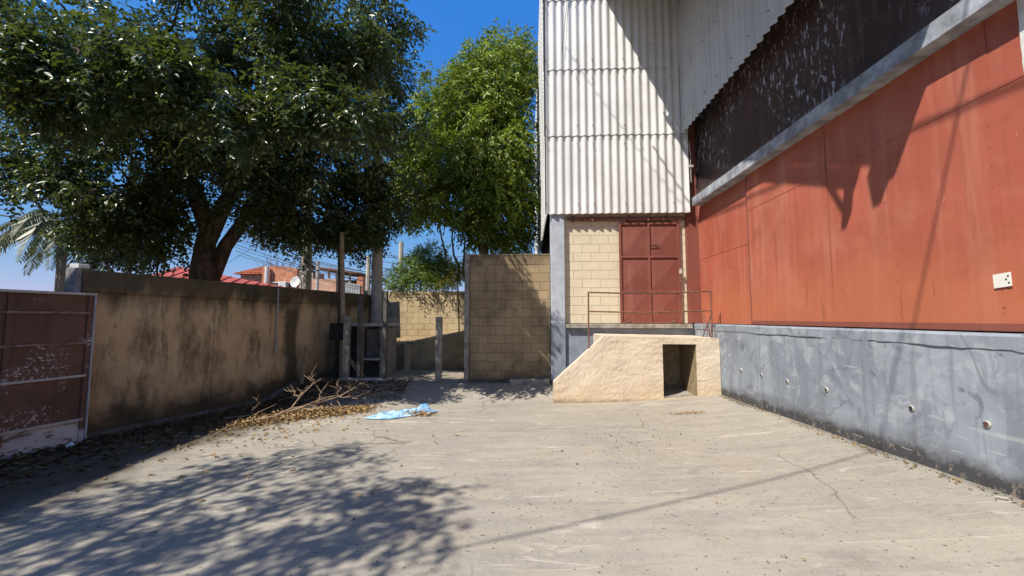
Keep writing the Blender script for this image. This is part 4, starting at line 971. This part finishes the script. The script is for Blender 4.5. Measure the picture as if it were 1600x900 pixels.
# palm beyond the gate
PT = thing('palm_tree', tuple(at(106, 440, 15))[:2] + (-1.6,), 'feathery palm tree beyond the gate at the far left', 'palm tree')
pc = Vector(at(100, 352, 15)); part('trunk', MB().tube([(pc.x + .1, pc.y, -1.7), (pc.x + .05, pc.y, 1), pc], [.17, .15, .13], 10), 'palebark', PT, smooth=True)
V_, T_, o_ = [], [], 0; rc = MB(); rp = random.Random(4)
for k in range(26):
    az = 2 * math.pi * k / 26 * 3 + rp.uniform(-.15, .15); el = rp.uniform(.1, 1.1); L = rp.uniform(2.0, 3.0); pts = []
    for i in range(13):
        t = i / 12; hr = L * (t * math.cos(el) * (1 - .15 * t) + .1 * t); zz = L * (t * math.sin(el) - 1.05 * t * t * (1.15 - .3 * el))
        pts.append(pc + Vector((math.cos(az) * hr, math.sin(az) * hr, zz)))
    rc.tube(pts, [.022 - .0015 * i for i in range(13)], 5)
    PP, AA, NN, LL = [], [], [], []
    for i in range(1, 46):
        t = i / 46 * 12; j = min(11, int(t)); p = pts[j].lerp(pts[j + 1], t - j); d = (pts[j + 1] - pts[j]).normalized(); sd = d.cross(Vector((0, 0, 1))).normalized()
        for sg in (-1, 1):
            a = (d * .5 + sd * sg * .75 + Vector((0, 0, -.75)) + Vector([rp.uniform(-.15, .15) for _ in range(3)])).normalized()
            PP.append(p); AA.append(a); NN.append(d.cross(a)); LL.append(.62 * math.sin(math.pi * min(1, (i + 5) / 51)) ** .7 + .1)
    v, t = leaf_geo(np.array(PP), np.array(AA), np.array([n / n.length for n in NN]), np.array(LL), np.full(len(PP), .05)); V_.append(v); T_.append(t + o_); o_ += len(v)
nppart('crown', np.concatenate(V_), np.concatenate(T_), 'leaf_palm', PT); part('frond_stalks', rc, 'palebark', PT)

# tree beside the gate behind the photographer: only its shade reaches the picture
TS = thing('yard_tree', (-7.0, -3.6, -1.6), 'leafy tree by the gate behind the photographer, shading the near pavement', 'tree')
ts = MB(); q0 = Vector((-7.0, -3.6, -1.7)); q1 = Vector((-6.6, -2.6, 2.2)); ts.tube([q0, q0.lerp(q1, .5), q1], [.3, .25, .2], 10)
sb = []
def shade(x, y, h, r, rz=.6):
    g = ray(x, y); g = g / g[2] * -1.6; d = (h + 1.6) / -LZ; sb.append(((g[0] - LX * d, g[1] - LY * d, h), r, rz))
for (x, y, h, r) in ((60, 860, 6.4, .75), (150, 800, 6.9, .8), (40, 800, 6.0, .7), (260, 775, 6.6, .72), (360, 740, 6.8, .62), (250, 850, 6.1, .7), (440, 715, 7.2, .42), (520, 712, 7.3, .34), (370, 820, 6.4, .6),
                     (470, 790, 6.9, .5), (560, 765, 7.0, .42), (610, 795, 7.1, .36), (650, 790, 7.2, .3), (560, 850, 6.6, .4), (640, 845, 6.9, .3), (150, 900, 6.1, .7), (430, 890, 6.2, .5), (-150, 850, 6.5, 1.3), (-100, 950, 6.3, 1.2), (200, 980, 6.3, 1.2), (-300, 1000, 6.8, 1.6)): shade(x, y, h - 1.9, r * .92)
for i, (c, r, rz) in enumerate(sb): ts.tube(wob(q1, c, 6, .3, 120 + i), [.10, .08, .06, .045, .035, .025, .012], 6)
part('trunk', ts, 'bark', TS, smooth=True)
sc2 = []
for (c, r, rz) in sb:
    for k in range(int(4 + 5 * r)):
        u = unit(rc_.normal(0, 1, 3)); sc2.append((tuple(np.array(c) + u * r * rc_.uniform(.2, 1.0) * np.array([1, 1, .6])), rc_.uniform(.15, .27), .7))
C, D = blob_points(sc2, 165, RNG, 2.6, -.7, 41, .1); nppart('crown', *sprays(C, D, 8, .40, .12, .06, .5, RNG), 'leaf_dark', TS)

# ------------------------------------------------------------------ poles and cables
def pole(name, pts, rad, mat, label, cat='pole', n=14): return top(name, MB().tube(pts, rad, n), mat, tuple(pts[0]), label, cat, smooth=False)
p0 = at(588, 505, 11.5); pole('utility_pole', [(p0[0] + .01, 11.5, -1.5), (p0[0] - .02, 11.5, 2.0), (p0[0] - .08, 11.5, 6.5)], [.165, .15, .12], 'concl', 'round pale concrete pole behind the meter shelter, its top in leaves')
p1 = at(477, 450, 12.6); pole('utility_pole', [(p1[0] + .02, 12.6, -1.6), (p1[0], 12.6, 2.0), (p1[0] - .08, 12.6, 7.0)], [.19, .17, .13], 'concl', 'thick grey pole wound with creeper behind the stained wall')
pa = at(533, 380, 9.75); pb = at(530, 540, 9.6)
pole('timber_pole', [(pb[0] + .06, 9.62, -1.5), (pb[0] + .06, 9.62, -.1), (pa[0] + .03, 9.72, 2.1)], [.06, .058, .05], 'timber', 'slim pale timber pole standing before the wall corner', n=7)
pole('timber_plank', [(pb[0] - .06, 9.66, -1.5), (pb[0] - .05, 9.66, .4), (pa[0] - .06, 9.76, 1.8)], [.038, .035, .03], 'bark', 'dark weathered plank strapped beside the slim timber pole', n=5)
for (x, y0, Y, r, lb) in ((497, 408, 20, .085, 'thin far concrete post in front of the roofed brick building'), (627, 378, 18, .11, 'far thin concrete pole above the hanging bush'), (576, 400, 15, .09, 'short leaning post beside the round concrete pole')):
    a = at(x, y0, Y); pole('far_post', [(a[0], Y, -1.8), (a[0], Y, a[2])], r, 'concl', lb, n=8)
vi = thing('pole_creeper', (p0[0], 11.4, 1.0), 'dark creeper hanging in a column round the concrete pole', 'creeper')
C, D = blob_points(blobpx([(592, 300, 11.3, 26, 1.3), (588, 350, 11.3, 22, 1.3), (584, 395, 11.3, 15, 1.2), (600, 370, 11.3, 18, 1), (565, 372, 11.2, 15, .8), (612, 405, 11.4, 9, .8), (545, 385, 11.0, 10, .6)]), 420, RNG, 2.5, -1.0, 51, .2)
nppart('foliage', *sprays(C, D, 7, .26, .10, .06, .9, RNG), 'leaf_ivy', vi)
vi2 = thing('pole_creeper', (p1[0], 12.4, .8), 'dark creeper clinging to the thick grey pole above the wall', 'creeper')
C, D = blob_points(blobpx([(478, 360, 12.4, 14, 1.2), (474, 392, 12.4, 10, 1.4), (482, 412, 12.35, 8, 1.3), (490, 380, 12.4, 12, .6), (450, 372, 12.2, 14, .5), (420, 372, 12.0, 16, .5), (395, 352, 12.0, 14, .6)]), 420, RNG, 2.5, -1.0, 53, .2)
nppart('foliage', *sprays(C, D, 7, .24, .10, .06, .9, RNG), 'leaf_ivy', vi2)
def cable(a, b, sag, r, label, n=24, group=None):
    a, b = Vector(a), Vector(b); pts = [a.lerp(b, i / n) - Vector((0, 0, sag * 4 * (i / n) * (1 - i / n))) for i in range(n + 1)]
    return top('cable', MB().tube(pts, r, 5), 'cable', tuple(a), label, 'cable', group)
gl = 'street cables above the far wall'
for k, (a, b, s) in enumerate((((-30, 318, 14), (150, 352, 14), .1), ((-30, 332, 14), (160, 347, 14), .08))):
    cable(at(*a), at(*b), s, .02 + .008 * k, ('thin' if k == 0 else 'thick') + ' black cable crossing the sky over the palm', group='cables over the palm')
for k in range(9):
    y0, y1 = 346 + k * 6.5, 404 + k * 5.5 + (k % 3) * 5
    cable(at(340 + 4 * k, y0, 16 + k * .2), at(660, y1 + 14, 16 + k * .2), .18 + .05 * (k % 4), .011 + .004 * (k % 2), ('topmost', 'second', 'third', 'fourth', 'fifth', 'sixth', 'seventh', 'eighth', 'lowest')[k] + ' of the nine street wires, counted downwards, right of the forked trunk', group=gl)
cable(at(330, 425, 17), at(420, 372, 17), .02, .008, 'single wire rising steeply from the red roof')
for k, y in enumerate((398, 400.5)): cable(at(590, y, 19), at(745, y + 1, 19), .1, .012, ('upper' if k == 0 else 'lower') + ' of two level wires behind the hanging bush', group='level wires')
# drop cables overhead whose shadows cross the yard and the doors
def back(p, d): return (p[0] - LX * d, p[1] - LY * d, p[2] - LZ * d)
g1 = back((-.543, 2.841, -1.58), 5.0); g2 = back((3.83, 3.541, 2.147), 4.0); u = Vector(g2) - Vector(g1)
cable(Vector(g1) - u * .7, Vector(g2) + u * .45, 0, .012, 'thick service cable overhead, its shadow crossing the pavement and red door')
a1 = back(tuple(atX(1092, 342, XD - .03)), 4.2); a2 = back(tuple(atX(1260, 272, XD - .03)), 4.0); u = Vector(a2) - Vector(a1)
cable(Vector(a1) - u * .25, Vector(a2) + u * .9, 0, .016, 'thin service cable overhead, its shadow slanting over the fixed red panel')
a1 = back(tuple(at(884, 75, YF)), 3.2); a2 = back(tuple(at(1060, 310, YF)), 5.2); u = Vector(a2) - Vector(a1)
cable(Vector(a1) - u * .0, Vector(a2) + u * .1, .12, .008, 'thin wire overhead, its shadow drawn across the corrugated cladding')
w0 = at(890, 5, YF - .08); cable(at(889, -25, YF - .07), at(878, 82, YF - .07), -.02, .006, 'short loose wire hanging on the upper cladding')

# ------------------------------------------------------------------ houses beyond the wall
RH = thing('red_roof_house', (-18, 22, -1.8), 'low house with red sheet roof seen over the stained wall', 'house')
part('roof', MB().add([(-21.5, 21.2, 2.05), (-13.6, 21.2, .9), (-13.8, 23.6, 1.72), (-21.5, 24.0, 3.15), (-21.5, 21.2, 1.95), (-13.6, 21.2, .8), (-13.8, 23.6, 1.62), (-21.5, 24.0, 3.05)],
     [(0, 1, 2, 3), (7, 6, 5, 4), (0, 4, 5, 1), (1, 5, 6, 2), (2, 6, 7, 3), (3, 7, 4, 0)]), 'redroof', RH)
part('wall', MB().box(-21.3, -13.9, 21.5, 23.5, -2, .85), 'brick2', RH)
for k in range(12):
    t = (k + .5) / 12; a = Vector((-21.5, 21.2, 2.07)).lerp(Vector((-13.6, 21.2, .92)), t); b = Vector((-21.5, 24.0, 3.17)).lerp(Vector((-13.8, 23.6, 1.74)), t)
    part('roof_rib', MB().bar(a, b, .05, .05), 'redroof', RH)
OH = thing('orange_brick_house', (-17, 26, -1.8), 'orange brick house with tiled roof left of the creeper-wound pole', 'house')
def fpt(x, y, Y): return Vector(at(x, y, Y))
A_, B_, C_ = fpt(372, 428, 25), fpt(415, 428, 25), fpt(396, 419, 27)
part('wall', MB().box(A_.x + .1, B_.x, 25.1, 29, -2, A_.z - .05), 'brick2', OH)
D_ = fpt(470, 420, 25)
part('roof', MB().add([(A_.x - .3, 24.8, A_.z), (B_.x + .1, 24.8, B_.z), (B_.x + .1, 27.5, B_.z + .75), (A_.x + .9, 27.5, A_.z + .75), (A_.x - .3, 30, A_.z), (B_.x + .1, 30, A_.z)], [(0, 1, 2, 3), (3, 2, 5, 4), (0, 3, 4)]), 'tile', OH)
part('gable_wall', MB().prism([(B_.x + .05, -2), (D_.x, -2), (D_.x, D_.z - .02), (B_.x + .9, D_.z + .15), (B_.x + .05, D_.z + .1)], 'y', 24.6, 28), 'brick', OH)
for i in range(6):
    xx = A_.x - .2 + (B_.x - A_.x) * (i + .5) / 6; part('tile_ridge', MB().tube([(xx, 24.85, A_.z + .03), (xx + .12, 27.4, A_.z + .76)], .05, 6), 'tile', OH)
for x, y in ((430, 447), (455, 447)): c = fpt(x, y, 24.5); f_ = part('window', MB().bbox(c.x - .3, c.x + .3, 24.52, 24.6, c.z - .45, c.z + .25, .01), 'white', OH); part('pane', MB().box(c.x - .24, c.x + .24, 24.51, 24.518, c.z - .4, c.z + .2), 'glass', f_)
c = fpt(417.5, 416, 24.4); part('vent_pipe', MB().tube([(c.x, 24.4, -1), (c.x, 24.4, c.z)], .12, 8), 'white', OH)
c = fpt(442, 444, 24.3); part('air_conditioner', MB().bbox(c.x - .25, c.x + .25, 24.2, 24.55, c.z - .2, c.z + .15, .02), 'white', OH)
c = fpt(461, 440, 24.2); dsh = MB(); dsh.add([(c.x, 24.3, c.z)] + [(c.x + .3 * math.cos(a), 24.2 + .1 * math.sin(a), c.z + .35 * math.sin(a)) for a in np.arange(0, 6.28, .52)], [(0, i + 1, (i + 1) % 13 + 1) for i in range(12)]); part('dish', dsh, 'white', OH)
PHs = thing('roofed_brick_house', (-12, 23, -1.8), 'pink brick house with open shaded upper storey behind the timber pole', 'house')
a, b = fpt(484, 436, 23), fpt(525, 436, 23); part('wall', MB().box(a.x, b.x, 23, 27, -2, a.z), 'brick2', PHs)
r0, r1 = fpt(482, 415, 23), fpt(565, 426, 23)
part('roof', MB().prism([(r0.x, r0.z), (r1.x, r1.z), (r1.x, r1.z - .1), (r0.x, r0.z - .1)], 'y', 22.8, 27.5), 'rust', PHs)
part('upper_back_wall', MB().box(a.x, r1.x - .1, 26, 26.2, a.z, r1.z - .15), 'flake', PHs)
for x in (486, 512, 524, 545): c = fpt(x, 436, 23); part('post', MB().box(c.x - .05, c.x + .05, 23.1, 23.2, -1, r1.z - .05 + (560 - x) * .008), 'concl', PHs)
g0, g1_ = fpt(532, 441, 22.8), fpt(563, 446, 22.8)
for k in range(8):
    xa = g0.x + (g1_.x - g0.x) * k / 8; part('fence_sheet', MB().bbox(xa + .01, xa + (g1_.x - g0.x) / 8 - .01, 22.78, 22.82, -1, g0.z - .02 * k, .005), 'sheetgrey', PHs)
c = fpt(560, 432, 22.7); part('pier', MB().box(c.x - .15, c.x + .2, 22.85, 23.3, -2, c.z), 'brick', PHs)
bt_ = MB(); r3 = random.Random(9); o = Vector(at(440, 425, 27)); o.z -= 1.5
for k in range(16):
    e = o + Vector((r3.uniform(-1.9, 1.9), r3.uniform(-.8, .8), r3.uniform(1.6, 3.0))); pts = wob(o, e, 5, .25, 300 + k); bt_.tube(pts, [.05, .04, .03, .022, .016, .008], 4)
    for q in range(4):
        s = pts[2 + q % 3]; bt_.tube(wob(s, s + Vector((r3.uniform(-.8, .8), r3.uniform(-.4, .4), r3.uniform(.2, 1.0))), 3, .1, 400 + k * 5 + q), [.016, .012, .009, .005], 4)
bt_.tube([o + Vector((0, 0, -3)), o], [.1, .06], 6)
top('bare_tree', bt_, 'bark', (o.x, o.y, o.z - 3), 'leafless grey tree behind the orange brick house', 'tree')
SH = thing('shadow_caster_house', (-11, -1.5, -1.7), 'plain rendered flat-roofed house across the gate, unseen, added for its straight shadow on the yard', 'house')  # unseen house, added so its eave shades the yard beside the gate
def hp(s, o, z): # along the eave (from its far end towards the camera), outwards from the yard
    d = Vector((.153, -1, 0)).normalized(); n_o = Vector((-1, -.153, 0)).normalized(); p = Vector((-8.5, 2.95, 0)) + d * s + n_o * o; return (p.x, p.y, z)
def hbox(s0, s1, o0, o1, z0, z1):
    v = [hp(s, o, z) for s in (s0, s1) for o in (o0, o1) for z in (z0, z1)]
    return MB().add(v, [(0, 1, 3, 2), (4, 6, 7, 5), (0, 4, 5, 1), (2, 3, 7, 6), (0, 2, 6, 4), (1, 5, 7, 3)])
part('wall', hbox(.15, 9, .2, 5.5, -1.8, 4.55), 'brick2', SH); part('roof', hbox(0, 9.2, 0, 5.7, 4.55, 4.76), 'concl', SH)
for s in (1.5, 4, 6.5): f_ = part('window', hbox(s, s + 1.2, .16, .19, .6, 1.8), 'white', SH); part('pane', hbox(s + .07, s + 1.13, .145, .158, .67, 1.73), 'glass', f_)

# ------------------------------------------------------------------ litter on the yard
def litter(n, fx, mat, size, seed, lift=.0, tilt=.35):
    r = np.random.default_rng(seed); P, A, Nn = [], [], []
    while len(P) < n:
        x, y, h = fx(r)
        a = r.uniform(0, 6.28); t = r.normal(0, tilt, 3); P.append((x, y, ground_z(x, y) + .012 + h)); A.append((math.cos(a), math.sin(a), t[0] * .6)); Nn.append((t[1], t[2], 1))
    P, A, Nn = np.array(P), unit(np.array(A)), unit(np.array(Nn)); m = len(P)
    return leaf_geo(P, A, Nn, size * r.uniform(.5, 1.3, m), size * .45 * r.uniform(.6, 1.2, m), .18)
def f_wall(r):
    y = r.uniform(3.5, 9.1); d = abs(r.normal(0, .75)) + .1; return wx(y) + d, y, r.uniform(0, .015)
V, T = merge([litter(2600, f_wall, 'leaf_wet', .085, 61), litter(1500, lambda r: (r.uniform(-5.0, -2.6), 8.75 + r.normal(0, .3), r.uniform(0, .03)), 'leaf_wet', .065, 63, tilt=.5)])
nptop('fallen_leaves', V, T, 'leaf_wet', (-4.5, 7.5, -1.6), 'brown fallen leaves strewn along the foot of the stained wall', 'leaves', 'stuff')
def heap(r):
    t = r.uniform(0, 1); x = -4.5 + 1.55 * t + r.normal(0, .14); y = 6.25 + 1.15 * t + r.normal(0, .2) + .1
    d = math.hypot((x + 3.9) / 1.0, (y - 6.95) / .55); return x, y, max(0, r.uniform(0, 1) * .07 * (1.1 - d * .5))
V, T = litter(1900, heap, 'leaf_dry', .075, 67, tilt=.6)
V2, T2 = litter(300, lambda r: (-3.9 + r.normal(0, .7), 6.3 + r.normal(0, .6), 0), 'leaf_dry', .065, 69)
V, T = merge([(V, T), (V2, T2)])
nptop('dry_leaf_heap', V, T, 'leaf_dry', (-3.9, 6.9, -1.65), 'heap of tan dry leaves under the broken branches', 'leaves', 'stuff')
V, T = merge([litter(60, lambda r: (r.uniform(-3, 3.4), r.uniform(2.6, 8), 0), 'leaf_dry', .03, 71), litter(26, lambda r: (r.uniform(-4.3, -.8), r.uniform(3.2, 6), 0), 'leaf_dry', .08, 72),
              litter(160, lambda r: (2.55 + r.normal(0, .16), 6.75 + r.normal(0, .05), 0), 'leaf_dry', .035, 73), litter(260, lambda r: (3.6 - abs(r.normal(0, .05)), r.uniform(2.5, 7.9), 0), 'leaf_dry', .04, 74)])
nptop('scattered_leaf_bits', V, T, 'leaf_dry', (0, 5, -1.6), 'scattered leaf scraps over the sunlit concrete', 'leaves', 'stuff')
# gravel crumbs
r = np.random.default_rng(81); V = []; T = []
for k in range(520):
    if k < 350: x, y = r.normal(1.15, .5), r.normal(5.3, .45)
    elif k < 600: x, y = 3.62 - abs(r.normal(0, .07)), r.uniform(2.4, 7.9)
    else: x, y = r.uniform(-3, 3.5), r.uniform(2.4, 8)
    s = r.uniform(.003, .008) * (1 + 1.2 * (r.uniform() < .06)); z = ground_z(x, y) + s * .5; b = len(V)
    for dx, dy, dz in ((1, 0, 0), (-1, 0, 0), (0, 1, 0), (0, -1, 0), (0, 0, .8), (0, 0, -.8)): V.append((x + dx * s * r.uniform(.6, 1.3), y + dy * s * r.uniform(.6, 1.3), z + dz * s))
    for a_, b_, c_ in ((0, 2, 4), (2, 1, 4), (1, 3, 4), (3, 0, 4), (2, 0, 5), (1, 2, 5), (3, 1, 5), (0, 3, 5)): T.append((b + a_, b + b_, b + c_))
nptop('gravel_crumbs', np.array(V), np.array(T), 'concd', (1, 5, -1.5), 'small dark stone crumbs on the concrete', 'gravel', 'stuff')
# broken branches
def branch(name, pts, r0, twigs, label, seed):
    r = random.Random(seed); m_ = MB(); P = [Vector(p) for p in pts]; m_.tube(P, [r0 * (1 - .75 * i / (len(P) - 1)) for i in range(len(P))], 6)
    for (i, d, L) in twigs:
        s = P[i]; e = s + Vector(d) * L; m_.tube(wob(s, e, 4, .05, seed + i), [r0 * .5, r0 * .42, r0 * .33, r0 * .25, r0 * .15], 5)
        for q in range(3):
            s2 = s.lerp(e, .3 + .22 * q); m_.tube([s2, s2 + Vector((r.uniform(-.2, .25), r.uniform(-.12, .12), r.uniform(.0, .2)))], [r0 * .25, r0 * .1], 4)
    return top(name, m_, 'twig', tuple(P[0]), label, 'branch', 'broken branches on the leaf heap')
G = lambda x, y, h: (x, y, ground_z(x, y) + h)
branch('dry_branch', [G(-4.45, 6.3, .02), G(-4.1, 6.55, .07), G(-3.95, 6.75, .16), G(-3.86, 6.85, .34), G(-3.72, 6.95, .52), G(-3.6, 7.05, .62)], .024, [(3, (-.9, .1, .35), .35), (4, (-.2, .2, .9), .25), (2, (.9, .2, .25), .8), (3, (.6, .1, .9), .2)], 'tallest forked dry branch standing out of the leaf heap', 1)
branch('dry_branch', [G(-3.95, 6.7, .12), G(-3.6, 6.9, .22), G(-3.3, 7.1, .30), G(-3.05, 7.2, .46)], .020, [(1, (.4, .1, .9), .35), (2, (.8, .1, -.1), .4), (2, (-.3, .2, .9), .28)], 'shorter dry branch reaching right over the leaf heap', 2)
branch('dry_branch', [G(-5.0, 6.6, .02), G(-4.6, 6.75, .05), G(-4.3, 6.9, .2)], .014, [(1, (.2, .1, .95), .35)], 'thin dry twig lying left of the leaf heap by the wall', 3)
tw = MB(); rt_ = random.Random(6)
for k in range(90):
    x, y = rt_.uniform(-4.9, -2.7), 8.6 + rt_.gauss(0, .3); a = rt_.uniform(0, 6.28); L = rt_.uniform(.15, .5); z = ground_z(x, y) + rt_.uniform(.01, .08)
    tw.tube([(x, y, z), (x + math.cos(a) * L * .5, y + math.sin(a) * L * .5, z + rt_.uniform(-.01, .08)), (x + math.cos(a) * L, y + math.sin(a) * L, z + rt_.uniform(-.02, .05))], .006, 4)
top('twig_litter', tw, 'twig', (-3.8, 8.6, -1.5), 'mat of thin brown twigs at the foot of the fence', 'twigs', kind='stuff')
# blue tarp
mb = MB(); nx, ny = 60, 34; v = []; f = []
for j in range(ny + 1):
    for i in range(nx + 1):
        s, t = i / nx, j / ny
        x = -2.66 + 1.02 * s + .10 * (t - .5) + .03 * N3(s * 3, t * 3, 2, 2); y = 6.82 + .42 * s + (t - .5) * (.20 + .40 * math.sin(math.pi * min(1, s * 1.1))) + .05 * N3(s, t, 9, 3)
        h = .05 * abs(N3(s * 2.2, t * 2, 1, 2)) + .05 * abs(N3(s * 5, t * 4, 4, 2)) + .03 * abs(N3(s * 9, t * 9, 7, 2)) + .08 * math.exp(-((s - .78) ** 2 / .02 + (t - .75) ** 2 / .05))
        edge = min(1, 6 * min(s, 1 - s, t, 1 - t)); v.append((x, y, ground_z(x, y) + .014 + 1.15 * h * (.15 + .85 * edge)))
for j in range(ny):
    for i in range(nx):
        if .62 < i / nx < .93 and .18 + .2 * abs(i / nx - .78) < j / ny < .5: continue
        f.append((j * (nx + 1) + i, j * (nx + 1) + i + 1, (j + 1) * (nx + 1) + i + 1, (j + 1) * (nx + 1) + i))
mb.add(v, f); top('blue_tarp', mb, 'tarp', (-2.2, 7.0, -1.62), 'crumpled light-blue plastic sheet lying on the concrete', 'tarp')
V, T = litter(160, lambda r: (-1.86 + r.normal(0, .13), 7.0 + r.normal(0, .06), r.uniform(0, .05)), 'leaf_dry', .06, 77, tilt=.7)
nptop('tarp_leaves', V, T, 'leaf_dry', (-1.9, 7.0, -1.62), 'orange-brown dry leaves caught in the blue plastic sheet', 'leaves', 'stuff')
for (x, y, L, a, lb) in ((1.3, 4.02, .0, 0, ''), (3.505, 3.315, .065, -.96, 'pale splinter of wood by the dock wall at the right')):
    if L: top('wood_splinter', MB().bar(G(x, y, .02), G(x + L * math.cos(a), y + L * math.sin(a), .025),   .012, .008), 'concl', G(x, y, 0), lb, 'splinter')
top('paper_scrap', MB().add([G(-5.86, 5.02, .01), G(-5.76, 5.0, .01), G(-5.74, 5.06, .03), G(-5.82, 5.09, .06), G(-5.80, 5.04, .02)], [(0, 1, 4), (1, 2, 4), (2, 3, 4), (3, 0, 4)]), 'plate', G(-5.8, 5.04, 0), 'crumpled white paper scrap at the foot of the gate', 'paper')
